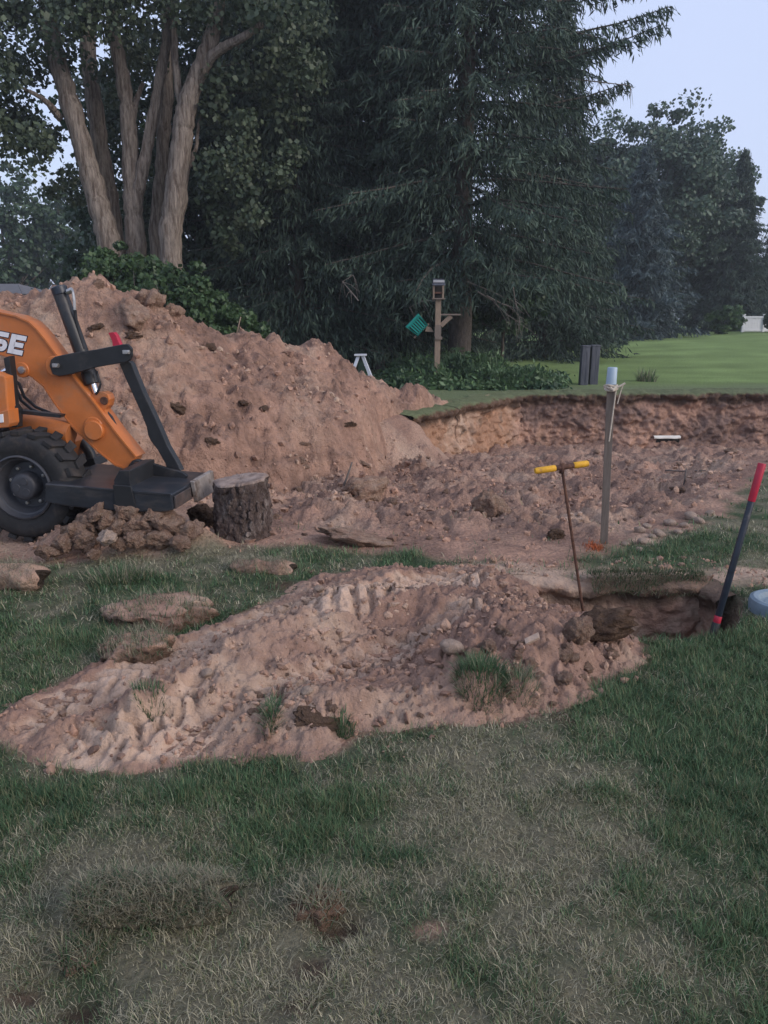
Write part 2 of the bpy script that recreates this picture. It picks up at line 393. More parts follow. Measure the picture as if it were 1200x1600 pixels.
orange_edge = (sm(16.4, 16.7, gy)*sm(17.0, 16.8, gy)*sm(.05, .35, fb(gx*.9, gy*0, 3, 44)))[:, None]*sm(5, 6.2, gx)[:, None]
c = c+(np.array([.3, .12, .05])-c)*orange_edge
for cx, cy, r_ in ((-.12, 1.66, .07), (-.9, 1.47, .05), (-.74, 1.43, .06), (.12, 1.63, .05), (-.18, 1.52, .06), (.75, 2.72, .08), (-.62, 4.25, .12), (-.2, 1.42, .05)):
    k = np.exp(-(((gx-cx)**2+((gy-cy)*1.6)**2)/(r_*r_))**1.5)[:, None]*.85
    c = c+((DARKS if r_ != .05 or cx < 0 else RED)-c)*k
nr, nc = len(ys), len(uu)
ii = (np.arange(nr-1)[:, None]*nc+np.arange(nc-1)[None, :]).ravel()
GF = np.stack([ii, ii+1, ii+nc+1, ii+nc], 1)
ground = obj('ground', np.stack([gx, gy, GZ], 1), GF, M_ground, cols=c)
setp(ground, kind='structure')

# cut walls of the pit and the trench: sheets standing just in front of the step
def wall_sheet(name, path, z0, ztop, step, dz, amp, colf, seed, lip=.16, inset=0.):
    pts = [Vector((p[0], p[1], 0)) for p in path]; S = []; T = []
    for a, b in zip(pts[:-1], pts[1:]):
        n = max(2, int((b-a).length/step)); d = (b-a).normalized(); nrm = Vector((d.y, -d.x, 0))
        for k in range(n): S.append(a+(b-a)*k/n+nrm*inset); T.append(nrm)
    S.append(pts[-1]+T[-1]*inset); T.append(T[-1]); n = len(S)
    T2 = [sum((T[max(0, min(n-1, i+k))] for k in range(-6, 7)), Vector()).normalized() for i in range(n)]
    zs = np.concatenate([np.linspace(z0, ztop, int((ztop-z0)/dz))])
    sx = np.array([p.x for p in S]); sy = np.array([p.y for p in S]); tx = np.array([t.x for t in T2]); ty = np.array([t.y for t in T2])
    arc = np.concatenate([[0], np.cumsum(np.hypot(np.diff(sx), np.diff(sy)))])
    A, Z = np.meshgrid(arc, zs); ztl = base_z(sx, sy)
    u = (Z-z0)/(ztop-z0)
    off = amp*(1.1*fb(A*1.2, Z*1.6, 4, seed)+.9*facet(A, Z*1.3, 2.4, seed+5)+.6*facet(A, Z*1.4, 6, seed+6)+.6*fb(A*6, Z*9, 4, seed+7, .6))
    off += .35*(1-u)**2*(ztop-z0)*(.35+.3*fb(A*.6, Z*0, 2, seed+9))           # slumped foot
    off += amp*1.2*sm(.84, .9, u+.05*fb(A*3, u*0, 3, seed+12))*sm(1.0, .95, u)                        # sod overhang
    off -= lip*sm(.955, 1., u)
    X = sx[None, :]+tx[None, :]*off; Y = sy[None, :]+ty[None, :]*off
    ZZ = Z+ztl[None, :]+.03*fb(A*2, Z*2, 2, seed+8)*u
    r, c_ = X.shape
    i0 = (np.arange(r-1)[:, None]*c_+np.arange(c_-1)[None, :]).ravel()
    F = np.stack([i0, i0+1, i0+c_+1, i0+c_], 1)
    return obj(name, np.stack([X.ravel(), Y.ravel(), ZZ.ravel()], 1), F, M_wall, cols=colf(A.ravel(), u.ravel(), X.ravel()))
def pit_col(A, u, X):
    lit = sm(3.0, 2.6, X)[:, None]  # left wall painted as the lit side, back wall as the dimmer one
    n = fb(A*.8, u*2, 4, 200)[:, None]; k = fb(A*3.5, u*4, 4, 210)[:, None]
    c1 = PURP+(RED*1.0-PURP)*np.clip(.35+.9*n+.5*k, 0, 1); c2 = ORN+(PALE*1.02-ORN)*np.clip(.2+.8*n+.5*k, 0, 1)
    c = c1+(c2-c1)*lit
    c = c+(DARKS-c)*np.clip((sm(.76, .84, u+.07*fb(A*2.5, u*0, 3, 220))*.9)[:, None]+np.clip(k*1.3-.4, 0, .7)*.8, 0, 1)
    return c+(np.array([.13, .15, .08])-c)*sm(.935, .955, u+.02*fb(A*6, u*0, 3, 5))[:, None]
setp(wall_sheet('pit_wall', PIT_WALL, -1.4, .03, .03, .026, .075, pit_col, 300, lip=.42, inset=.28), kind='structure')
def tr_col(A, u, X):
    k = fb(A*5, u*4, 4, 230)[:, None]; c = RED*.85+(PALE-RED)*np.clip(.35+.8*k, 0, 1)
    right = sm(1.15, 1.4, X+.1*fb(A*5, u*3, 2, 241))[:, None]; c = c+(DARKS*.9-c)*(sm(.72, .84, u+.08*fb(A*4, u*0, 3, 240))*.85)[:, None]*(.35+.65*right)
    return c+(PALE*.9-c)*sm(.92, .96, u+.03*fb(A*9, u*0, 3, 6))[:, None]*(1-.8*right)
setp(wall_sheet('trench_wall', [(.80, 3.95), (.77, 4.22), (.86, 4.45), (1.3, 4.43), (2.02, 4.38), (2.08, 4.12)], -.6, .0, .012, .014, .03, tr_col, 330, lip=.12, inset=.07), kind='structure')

# ------------------------------------------------------------------ big spoil heap
CREST = [(-420, 470, 9.2), (-150, 462, 9.1), (0, 457, 9.0), (80, 450, 9.0), (150, 446, 9.2), (205, 462, 9.3), (260, 478, 9.6), (340, 520, 10.0), (390, 533, 10.5), (470, 541, 11.5), (510, 556, 12.0), (535, 582, 12.3), (590, 603, 12.8), (640, 613, 13.6), (695, 630, 14.5)]
CR = [(lambda p: (p.x, p.y, p.z))(at(*k)) for k in CREST]
def heap_z(x, y):
    wx = x+.35*fb(x*.5, y*.5, 3, 400); wy = y+.25*fb(x*.6, y*.6, 3, 404)
    d, h = lined(CR, wx, wy)
    r_ = np.sqrt(d*d+.05)-.22
    z = h-.74*r_-.03*r_**2
    k = .34+.16*fb(x*1.2, y*0+3, 3, 430)-.3*sm(-.5, 1, x); reg = sm(-2.9, -2.1, x)*sm(.6, -.2, x)
    z = z+(np.where(z < k, k-(k-z)*2.6, z)-z)*reg                  # undercut face where the bucket has been digging
    z = z-1.6*sm(.02, .25, polyd(P_pit, x, y))*sm(-.25, .3, x)*sm(10.5, 11.6, y)
    run = fb(x*2.6+y, y*.55, 4, 410)
    z = z+.10*run*sm(.1, 1, d)+.13*fb(x*.9+.5*y, y*.9, 4, 415)+.05*clodn(x, y, 1.7, 421)+.075*facet(x+.4*y, y, 1.9, 425)+.045*facet(x, y, 4.6, 422)+.024*facet(x, y, 10, 423)+.05*fb(x*5.5, y*5.5, 5, 424, .62)
    ter = .22+.1*fb(x, y, 2, 440); f = z/ter-np.floor(z/ter)
    return z+ter*.6*(sm(.25, .9, f)-f)*sm(-.2, .35, fb(x*.8, y*.8, 2, 445))
hx = np.arange(-8.5, 2.6, .03); hy = np.concatenate([np.arange(5.6, 13.2, .027), np.arange(13.2, 17.5, .06)])
HX, HY = np.meshgrid(hx, hy); x1, y1 = HX.ravel(), HY.ravel()
HZ = heap_z(x1, y1); gg = base_z(x1, y1)-pit_depth(x1, y1)[0]
keep = HZ > gg-.06
i0 = (np.arange(len(hy)-1)[:, None]*len(hx)+np.arange(len(hx)-1)[None, :]).ravel()
F = np.stack([i0, i0+1, i0+len(hx)+1, i0+len(hx)], 1); F = F[keep[F].any(1)]
used = np.zeros(len(x1), bool); used[F.ravel()] = True; mp_ = np.cumsum(used)-1
hc = dirt_cols(x1, y1, 5)
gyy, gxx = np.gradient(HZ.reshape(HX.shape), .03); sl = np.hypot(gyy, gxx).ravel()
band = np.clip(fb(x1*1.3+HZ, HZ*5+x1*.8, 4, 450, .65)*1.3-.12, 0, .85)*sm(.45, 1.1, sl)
hc = hc+(MOIST_SHADE*.8-hc)*band[:, None]  # dark bands on steep slopes paint in the shade of ledges
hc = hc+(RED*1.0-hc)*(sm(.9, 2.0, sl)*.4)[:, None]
hc = hc+(MOIST_SHADE*.9-hc)*np.clip(.6*fb(x1*2.2+y1, y1*2.2+HZ*2, 5, 455, .65)-.05, 0, .6)[:, None]  # more dark mottling, standing in for shaded clefts
heap = obj('dirt_pile', np.stack([x1, y1, HZ], 1)[used], mp_[F], M_heap, cols=hc[used])
setp(heap, 'tall heap of reddish brown excavated soil behind the orange loader', 'dirt pile')
def hz(x, y): return float(heap_z(np.array([x]), np.array([y]))[0])

# ------------------------------------------------------------------ low spoil mound in front, driven over
CA = [on(*p, z=.2) for p in [(20, 1150), (140, 1105), (260, 1045), (350, 1000), (450, 960), (545, 920), (640, 905), (725, 915)]]
CA = [(p.x, p.y, h) for p, h in zip(CA, (.01, .04, .065, .085, .10, .12, .11, .06))]
def tread(x, y, a, b, width, pitch, amp, s):
    """one wheel track from a to b: pressed lug bars"""
    ex, ey = b[0]-a[0], b[1]-a[1]; L = math.hypot(ex, ey); ex /= L; ey /= L
    u = (x-a[0])*ex+(y-a[1])*ey; v = -(x-a[0])*ey+(y-a[1])*ex
    u = u+.014*fb(x*6, y*6, 3, s); v = v+.025*fb(x*3, y*3, 3, s+1)
    ins = sm(0, .12, u)*sm(L, L-.12, u)*sm(width/2, width/2-.04, np.abs(v))
    ph = (u+np.abs(v)*.7)/pitch+np.where(v > 0, .5, 0)
    bar = np.abs(ph-np.floor(ph)-.5)*2; amp = amp*(.3+1.0*np.clip(.75+.8*fb(x*2.5, y*2.5, 3, s+2), 0, 1.2))
    berm = .024*np.exp(-((np.abs(v)-width/2)/.035)**2)*sm(0, .12, u)*sm(L, L-.12, u)*(.5+.6*fb(x*4, y*4, 2, s+5))
    return ins, ins*(amp*(sm(.3, .55, bar)-.5)-.035)+berm
def mound_z(x, y, parts=False):
    d = polyd(P_mound, x, y)+.055*fb(x*3, y*3, 3, 500)+.02*fb(x*11, y*11, 3, 501)
    z = .004+.075*np.clip(d/.26, -1, 1)*np.where(d > 0, 1-.3*np.clip(d/.26, 0, 1), 1)
    dd, h = lined(CA, x+.05*fb(x*2.5, y*2.5, 3, 505), y+.05*fb(x*2.5+9, y*2.5, 3, 506))
    side = np.where(y < np.interp(x, [p[0] for p in CA], [p[1] for p in CA]), 1, 0)
    z = z+.032*sm(.075, .0, dd)*sm(0, .2, d)*sm(.3, -.1, x)
    z = z+h*np.where(side > 0, sm(.24, .07, dd), sm(.26, .07, dd))*sm(0, .2, d)
    for cx, cy, rx, ry, a in ((.60, 3.38, .36, .40, .13), (.74, 3.12, .3, .26, .05), (.3, 3.0, .22, .22, .03), (-.25, 2.85, .3, .2, .035), (-.12, 2.73, .16, .1, .06), (.08, 3.25, .17, .35, -.07)):
        z = z+a*np.exp(-((x-cx)/rx)**2-((y-cy)/ry)**2)*sm(0, .15, d)
    i1, t1 = tread(x, y, (-1.48, 2.72), (-.36, 3.86), .34, .11, .026, 510)
    i2, t2 = tread(x, y, (-.5, 3.55), (.65, 4.42), .44, .12, .042, 515)
    i3, t3 = tread(x, y, (-.55, 2.75), (.55, 3.72), .26, .10, .034, 520)
    i4, t4 = tread(x, y, (-1.28, 2.45), (-.6, 2.62), .3, .09, .03, 525)
    i5, t5 = tread(x, y, (-1.5, 2.58), (-.75, 3.08), .17, .10, .02, 560)
    i6, t6 = tread(x, y, (-1.05, 2.42), (-.72, 2.9), .15, .10, .03, 565)
    tr_ = np.maximum.reduce([i1, i2, i3*.8, i4, i5, i6])
    z = z+(t1+t2+t3+t4+t5+t6)*sm(0, .12, d)
    loose = 1-.93*tr_; lobe = sm(.15, .4, x); e = sm(-.12, .1, d)
    z = z+e*loose*((.022*facet(x, y, 5, 537)+.03*facet(x, y, 9.5, 532))*(.35+.65*lobe))+e*(1-.55*tr_)*(.018*facet(x, y, 19, 533)+.011*facet(x, y, 38, 534))+e*(.022*fb(x*2.5, y*2.5, 4, 535)+.006*fb(x*22, y*22, 3, 536))
    # dried plates that cracked apart
    f1, f2, iw = wor(x*9+.3*pn(x*6, y*6, 9), y*13, 540)
    pl = np.exp(-((x-.1)/.17)**2-((y-3.3)/.25)**2)
    z = z+pl*(.03*iw-.05*sm(.09, .0, f2-f1))
    z = np.where(d < 0, z-.03*sm(0, -.12, d), z)
    if parts: return z, d, tr_
    return z
mx_ = np.arange(-1.85, 1.6, .0088); my_ = np.arange(2.15, 4.85, .0095)
MX, MY = np.meshgrid(mx_, my_); x2, y2 = MX.ravel(), MY.ravel()
mz, md, mt = mound_z(x2, y2, True); mz = mz+base_z(x2, y2)
i0 = (np.arange(len(my_)-1)[:, None]*len(mx_)+np.arange(len(mx_)-1)[None, :]).ravel()
F = np.stack([i0, i0+1, i0+len(mx_)+1, i0+len(mx_)], 1); F = F[((md > -.13) & (mz > base_z(x2, y2)-.03))[F].any(1)]
used = np.zeros(len(x2), bool); used[F.ravel()] = True; mp_ = np.cumsum(used)-1
mc = dirt_cols(x2, y2, 9); n5 = fb(x2*6, y2*6, 3, 550)
mc = mc*.9; mc = mc+(PALE*1.2-mc)*(mt*(.85+.5*n5)).clip(0, 1)[:, None]
mc = mc+(MOIST_SHADE*1.1-mc)*(np.clip(.6+.9*fb(x2*2, y2*2, 4, 551, .6), 0, .85)*(1-mt))[:, None]
mound = obj('dirt_mound', np.stack([x2, y2, mz], 1)[used], mp_[F], M_dirt, cols=mc[used])
setp(mound, 'low mound of sandy soil with tyre tracks across the lawn', 'dirt mound')
def surf(x, y):
    """top of whatever earth lies at x, y"""
    z = gz(x, y)
    if polyd(P_mound, np.array([x]), np.array([y]))[0] > -.03: z = max(z, float(mound_z(np.array([x]), np.array([y]))[0]+base_z(np.array([x]), np.array([y]))[0]))
    if y > 5.6: z = max(z, hz(x, y))
    return z
def surf_v(x, y):
    z = ground_z(x, y); z = np.where(polyd(P_mound, x, y) > -.03, np.maximum(z, mound_z(x, y)+base_z(x, y)), z)
    return np.where((y > 5.6) & (x < 2.5), np.maximum(z, heap_z(x, y)), z)
def hit(px, py):
    """where the line of sight through a pixel meets the earth"""
    d = ray(px, py); t = np.arange(1.2, 24, .02); X = d[0]*t; Y = d[1]*t; Z = CAMZ+d[2]*t
    b = np.nonzero(Z < surf_v(X, Y))[0]; k = b[0] if len(b) else len(t)-1
    return Vector((X[k], Y[k], Z[k]))

# ------------------------------------------------------------------ clods, stones, crumbs
import bmesh
def ico(sub):
    bm = bmesh.new(); bmesh.ops.create_icosphere(bm, subdivisions=sub, radius=1)
    V = np.array([v.co[:] for v in bm.verts]); F = np.array([[v.index for v in f.verts] for f in bm.faces]); bm.free(); return V, F
def lump(name, seed, m, sub=4, sq=.7, angular=.35, rough_=.16):
    V, F = ico(sub); r = np.random.default_rng(seed); V = V.copy()
    for k in range(9):                         # knock flats off it
        n = r.normal(size=3); n /= np.linalg.norm(n); c_ = .62+.25*r.random()
        dd = V @ n; V -= np.outer(np.clip(dd-c_, 0, None), n)*min(1, angular*2.4)
    N = V/np.linalg.norm(V, axis=1)[:, None]
    q = fb(N[:, 0]*1.6+seed, N[:, 1]*1.6+N[:, 2]*1.1, 4, seed)+.6*fb(N[:, 2]*3.1+seed, N[:, 0]*3-N[:, 1]*2, 3, seed+5)
    V = V*(1+rough_*q+.05*facet(N[:, 0]*1.5+N[:, 2], N[:, 1]*1.5-N[:, 2]*.7, 2.2, seed))[:, None]; V = V*np.array([1, .85, sq])
    return mesh(name, V, F, m, smooth=True)
CLODS = [lump('clod', 10+k, M_clod, 4, .72, .42, .26) for k in range(6)]
STONES = [lump('stone', 30+k, M_rock, 3, .62, .25, .07) for k in range(5)]
ROOTS = [lump('root_clod', 50+k, M_root, 4, .6, .3, .34) for k in range(4)]
def place(name, me, px, py, wpx, label, cat, group=None, sink=.3, sx=1., sz=1., yaw=None, z=None, Y=None):
    p = hit(px, py) if Y is None else at(px, py, Y)
    dist = p.y*CP+(CAMZ-p.z)*SP; r = wpx/2/FPX*dist
    o = link(name, me); o.scale = (r*sx, r, r*sz); o.rotation_euler = (random.uniform(-.3, .3), random.uniform(-.3, .3), random.uniform(0, 6.28) if yaw is None else yaw)
    o.location = (p.x, p.y+r*.3, (p.z if z is None else z)+r*.72*sz*(1-2*sink) if Y is None else p.z)
    return setp(o, label, cat, group)
LB = 'brown clod of soil in the tumbled row under the loader bucket'
for px, py, wd in ((135, 822, 58), (178, 826, 62), (222, 822, 70), (262, 820, 56), (200, 800, 50), (240, 802, 46), (150, 802, 42), (292, 832, 48), (112, 832, 44), (165, 812, 44), (130, 846, 44), (210, 846, 40), (250, 842, 46), (96, 852, 40), (185, 852, 30), (280, 850, 34), (70, 862, 34), (145, 866, 26)):
    o = place('clod', random.choice(CLODS), px, py, wd, LB, 'clod', 'clods under the loader bucket', Y=4.93-.22*max(0, (py-826)/30)+random.uniform(-.02, .02))
o = place('clod', CLODS[1], 167, 840, 34, 'pale squarish clod lying in front of the loader clods beside the wheel', 'clod', Y=4.68); o.data = o.data.copy(); o.data.materials[0] = M_rock
place('clod', ROOTS[0], 320, 822, 60, 'dark fibrous clod wedged between bucket and stump', 'clod', sink=.2)
for px, py, wd, lb in ((205, 500, 70, 'large squared sod clod near the top of the tall dirt heap'), (232, 478, 52, 'brown clod perched on the crest of the tall dirt heap'), (268, 492, 40, 'smaller round clod on the heap crest right of the large sod clod'),
                      (152, 447, 22, 'small clod sitting at the very peak of the tall dirt heap')):
    place('clod', random.choice(CLODS), px, py, wd, lb, 'clod', sink=.3)
LD = 'small dark sod lump stuck in the slope of the tall dirt heap'
for px, py, wd in ((326, 542, 26), (205, 525, 36), (275, 638, 40), (380, 630, 22), (410, 640, 22), (545, 665, 24), (150, 512, 28), (330, 690, 26)):
    place('sod_lump', random.choice(ROOTS), px, py, wd, LD, 'sod lump', 'sod lumps on the heap slope', sink=.45, sz=.6)
place('sod_lump', ROOTS[2], 742, 690, 34, 'mossy green brown sod lump at the foot of the pit wall', 'sod lump', sink=.25)
place('clod', CLODS[3], 766, 806, 56, 'large dark upright clod standing in the middle of the pit floor', 'clod', sink=.15, sz=1.2)
place('clod', ROOTS[1], 868, 842, 30, 'dark root clod at the near rim of the pit beside the probe', 'clod', sink=.25)
place('clod', CLODS[2], 572, 775, 56, 'long tilted slab of soil at the foot of the tall heap in the pit', 'clod', sink=.3, sx=1.5, yaw=.5)
place('clod', CLODS[4], 560, 848, 90, 'flat reddish slab of soil on the near rim of the pit left of the probe', 'clod', sink=.4, sx=1.3, sz=.4, yaw=.1)
place('clod', ROOTS[3], 945, 1000, 95, 'big dark shaggy root clod at the right end of the low mound', 'clod', sink=.2, sx=1.3, yaw=-.35, sz=.9)
place('clod', CLODS[0], 905, 1008, 46, 'upright pale clod leaning on the shaggy root clod', 'clod', sink=.1, sz=1.5)
place('stone', STONES[0], 707, 1022, 40, 'rounded pale stone on the right lobe of the low mound', 'stone', sink=.2)
place('stone', STONES[1], 480, 1086, 24, 'rounded pale stone topmost of the two above the dark strip on the mound', 'stone', sink=.15)
place('stone', STONES[2], 489, 1110, 20, 'smaller pale stone just below the rounded one on the mound', 'stone', sink=.15)
place('stone', STONES[3], 323, 1058, 22, 'single grey brown stone on the steep flank of the mound ridge', 'stone', sink=.15)
place('stone', STONES[4], 498, 925, 18, 'pale stone at the upper left edge of the mound by the grass', 'stone', sink=.15)
place('clod', ROOTS[0], 495, 1128, 52, 'dark flat strip of sod near the front edge of the mound', 'clod', sink=.3, sz=.4, sx=1.5, yaw=.1)
LS = 'pale rounded stone in the scatter at the pit edge beside the stake'
for px, py, wd in ((978, 853, 14), (1005, 850, 18), (1000, 832, 20), (1012, 826, 16), (1030, 838, 22), (1048, 822, 22), (1080, 812, 24), (1092, 818, 20), (1060, 835, 16), (1020, 842, 14), (1000, 862, 14), (1070, 825, 18), (1110, 805, 16)):
    place('stone', random.choice(STONES), px, py, wd, LS, 'stone', 'stones at the pit edge', sink=.25)
LM = 'loose brown clod on the crumbly right lobe of the low mound'
for k in range(34):
    px = random.uniform(740, 960); py = random.uniform(985, 1110)
    if polyd(P_mound, np.array([on(px, py).x]), np.array([on(px, py).y]))[0] < 0: continue
    place('clod', random.choice(CLODS), px, py, random.uniform(12, 32), LM, 'clod', 'clods on the right lobe of the low mound', sink=.25)
LM2 = 'loose brown clod on the middle of the low mound left of the grass tuft'
for k in range(34):
    px = random.uniform(300, 700); py = random.uniform(1010, 1150)
    if polyd(P_mound, np.array([on(px, py).x]), np.array([on(px, py).y]))[0] < .03: continue
    place('clod', random.choice(CLODS), px, py, random.uniform(9, 18), LM2, 'clod', 'clods on the middle of the low mound', sink=.3)
LP = 'lumpy clod lying loose on the churned pit floor'
for k in range(34):
    px = random.uniform(430, 1150); py = random.uniform(690, 850)
    p = on(px, py, -.4)
    place('clod', random.choice(CLODS), px, py, random.uniform(9, 20), LP, 'clod', 'clods on the pit floor', sink=.35, sz=.8)
# crumbs too small to pick out one by one
def crumbs(name, P, S, m, seed):
    V0, F0 = ico(1); r = np.random.default_rng(seed); n = len(P); k = len(V0)
    V = V0[None]*(1+.28*r.normal(size=(n, k, 1)))*S[:, None, None]*(.6+.8*r.random((n, 1, 3)))+P[:, None, :]
    F = F0[None]+(np.arange(n)*k)[:, None, None]
    c_ = dirt_cols(P[:, 0], P[:, 1], 0)*(.75+.4*r.random((n, 1)))
    return obj(name, V.reshape(-1, 3), F.reshape(-1, 3), m, cols=np.repeat(c_, k, 0), smooth=False)
def scatter(poly, n, zf, smin, smax, seed):
    r = np.random.default_rng(seed); P = np.array([(p[0], p[1]) for p in poly]); lo, hi = P.min(0), P.max(0)
    q = lo+(hi-lo)*r.random((n*2, 2)); q = q[polyd(poly, q[:, 0], q[:, 1])+.1*r.normal(size=len(q)) > 0][:n]
    s = smin*(smax/smin)**(r.random(len(q))**2.2)
    keep = r.random(len(q)) < np.clip(.45+1.2*fb(q[:, 0]*2, q[:, 1]*2, 3, seed), .05, 1); q = q[keep]; s = s[keep]
    return np.column_stack([q, zf(q[:, 0], q[:, 1])+s*.2]), s
a, s1 = scatter(P_mound, 5200, surf_v, .004, .022, 601)
b, s2 = scatter([(-2.5, 5.2), (1.6, 5), (4.5, 8.4), (5.5, 12), (.5, 12), (-2, 7)], 5000, surf_v, .01, .036, 602)
c3, s3 = scatter([(-2.6, 4.85), (-1.2, 4.95), (-.6, 5.2), (-.8, 5.6), (-2.6, 5.6)], 500, surf_v, .008, .04, 603)
d4, s4 = scatter([(-6, 6.4), (-1, 6.4), (.5, 10), (0, 13), (-6, 9)], 2600, surf_v, .012, .05, 604)
e5, s5 = scatter([(.3, 4.25), (2.5, 4.2), (2.5, 4.75), (.2, 4.8)], 600, surf_v, .005, .025, 605)
setp(crumbs('soil_crumbs', np.concatenate([a, b, c3, d4, e5]), np.concatenate([s1, s2, s3, s4, s5]), M_dirt, 606), 'loose crumbs of soil strewn over the mound and the pit floor', 'soil crumbs', kind='stuff')

# ------------------------------------------------------------------ grass
def blades(P, az, lean, L, W, C, segs=2, tip=.25):
    """P roots (n,3), azimuth, lean from upright at the tip (radians), length, width, colour"""
    n = len(P); rows = segs+1; d = np.stack([np.cos(az), np.sin(az), 0*az], 1); sd_ = np.stack([-np.sin(az), np.cos(az), 0*az], 1)
    V = np.zeros((n, 2*segs+1, 3)); cur = P.copy(); C3 = np.repeat(C[:, None, :], 2*segs+1, 1)
    for k in range(rows):
        f = k/segs; w_ = W*(1-f*.75)/2
        if k < segs:
            V[:, 2*k] = cur-sd_*w_[:, None]; V[:, 2*k+1] = cur+sd_*w_[:, None]
        else: V[:, 2*k] = cur
        th = lean*(.35+.65*(k+.5)/segs)
        cur = cur+(d*np.sin(th)[:, None]+np.array([0, 0, 1.])*np.cos(th)[:, None])*(L/segs)[:, None]
    m_ = 2*segs+1; base = (np.arange(n)*m_)[:, None]
    Q = [base+np.array([2*k, 2*k+1, 2*k+3, 2*k+2]) for k in range(segs-1)]
    T = base+np.array([2*segs-2, 2*segs-1, 2*segs])
    return V.reshape(-1, 3), (np.concatenate(Q) if Q else np.zeros((0, 4), int)), T, C3.reshape(-1, 3)
def join_blades(L):
    V, Q, T, C = [], [], [], []; b = 0
    for v, q, t, c_ in L:
        V.append(v); Q.append(q+b); T.append(t+b); C.append(c_); b += len(v)
    return np.concatenate(V), [np.concatenate(Q), np.concatenate(T)], np.concatenate(C)
G1 = np.array([.042, .092, .045]); G2 = np.array([.112, .182, .085]); STRAW = np.array([.40, .365, .255]); STRAW2 = np.array([.225, .205, .135])
def lawn(n, y0, y1, seed, Lm, Wm, segs):
    r = np.random.default_rng(seed); K = n//9; ty = (y0**2+(y1**2-y0**2)*r.random(K))**.5; tx = (r.random(K)*2-1)*(.56*ty+.25); ta = r.random(K)*6.28; th_ = r.random(K)
    i_ = r.integers(0, K, n); sg = .012+.010*ty[i_]/2; ox = r.normal(0, 1, n)*sg; oy = r.normal(0, 1, n)*sg; x = tx[i_]+ox; y = ty[i_]+oy
    b_, s_, t_, m_ = masks(x, y); g_ = greenness(x, y)
    patch = fb(x*7, y*7, 3, 130)
    bad = np.maximum.reduce([b_*.97, s_*.9, t_, m_])
    for cx, cy, r_ in ((-.12, 1.66, .06), (-.9, 1.47, .05), (-.74, 1.43, .06), (-.18, 1.55, .05), (-.24, 1.62, .05), (-.82, 1.58, .05), (.12, 1.63, .04), (-.62, 4.25, .12)):
        bad = np.maximum(bad, np.exp(-((x-cx)**2+((y-cy)*1.6)**2)/(r_*r_)))
    k = (r.random(n) < (1-bad)*np.clip(.72+.5*patch+.3*(g_-.5), .15, 1)); x, y, g_, patch = x[k], y[k], g_[k], patch[k]; n = len(x)
    dry = r.random(n) > np.clip(g_*1.12-.1+.25*patch, .04, .95)
    C = np.where(dry[:, None], STRAW2+(STRAW-STRAW2)*r.random((n, 1)), G1+(G2-G1)*(r.random((n, 1))*.7+.3*(fb(x*2, y*2, 2, 77)>0)[:, None]))
    ol = r.random((n, 1)) < .24; C = np.where(ol, np.array([.125, .14, .07])+np.array([.09, .07, .045])*r.random((n, 1)), C)*1.12
    C = C*(.62+.75*r.random((n, 1)))
    L = Lm*(.45+.8*r.random(n))*(.6+.8*th_[i_][k])*(1+.5*np.clip(g_-.4, 0, 1))*(1+.35*np.clip(patch, -1, 1)); W = Wm*(.6+.7*r.random(n))
    L = L*np.where(dry, .72, .76); lean = np.where(dry, r.normal(1.45, .35, n), r.normal(.95, .4, n)).clip(.1, 2.0)
    az = np.where(r.random(n) < .6, np.arctan2(oy[k], ox[k])+r.normal(0, .6, n), ta[i_][k]+r.normal(0, .8, n))
    P = np.column_stack([x, y, ground_z(x, y)-.003])
    return blades(P, az, lean, L, W, C, segs)
BL = [lawn(150000, 1.15, 2.3, 701, .038, .0022, 2), lawn(120000, 2.2, 3.6, 702, .042, .0030, 2), lawn(62000, 3.4, 5.6, 703, .055, .005, 2), lawn(16000, 5.4, 9.5, 704, .06, .011, 2)]
V, FS, C = join_blades(BL)
setp(obj('grass', V, FS, M_grass, cols=C, smooth=True), 'patchy lawn grass, green and straw coloured, in front of the dirt', 'grass', kind='stuff')
def tuft(name, cx, cy, rx, ry, n, L, W, label, cat, green=.9, z=None, seed=1, leanm=.9, group=None, hang=None, up=0):
    r = np.random.default_rng(seed); a = r.random(n)*2*pi; q = r.random(n)**.5
    x = cx+np.cos(a)*q*rx; y = cy+np.sin(a)*q*ry
    zz = (surf_v(x, y) if z is None else np.full(n, z))-.004+up*(1-q**2)
    dry = r.random(n) > green
    C = np.where(dry[:, None], STRAW2+(STRAW-STRAW2)*r.random((n, 1)), G1+(G2-G1)*r.random((n, 1)))*(.7+.5*r.random((n, 1)))
    az = np.arctan2(np.sin(a)*q, np.cos(a)*q)+r.normal(0, .7, n)
    if hang is not None: az = hang+r.normal(0, .6, n)
    ln = (leanm*(.3+.9*q)+r.normal(0, .25, n)).clip(.05, 2.6)
    v, q_, t, c_ = blades(np.column_stack([x, y, zz]), az, ln, L*(.5+.8*r.random(n)), W*(.6+.8*r.random(n)), C, 3)
    o = obj(name, v, [q_, t], M_grass, cols=c_)
    if label: setp(o, label, cat, group)
    return o
def tuft_px(px, py, wpx, hpx, n, L, W, label, **k):
    p = hit(px, py); dist = p.y*CP+(CAMZ-p.z)*SP
    return tuft('grass_tuft', p.x, p.y, wpx/2/FPX*dist, hpx/2/FPX*dist*2.2, n, L, W, label, 'grass tuft', **k)
tuft_px(752, 1066, 80, 40, 900, .075, .003, 'dark green grass tuft lying on the front of the low mound', green=.85, seed=11, leanm=1.2, up=.05)
tuft_px(812, 1072, 60, 24, 350, .06, .003, 'thin straw mixed tuft right of the dark green tuft on the mound', green=.5, seed=12, leanm=1.3, up=.03)
tuft_px(424, 1120, 24, 40, 320, .06, .003, 'small grass tuft hanging beside the dark sod strip on the mound', green=.8, seed=13, leanm=1.2)
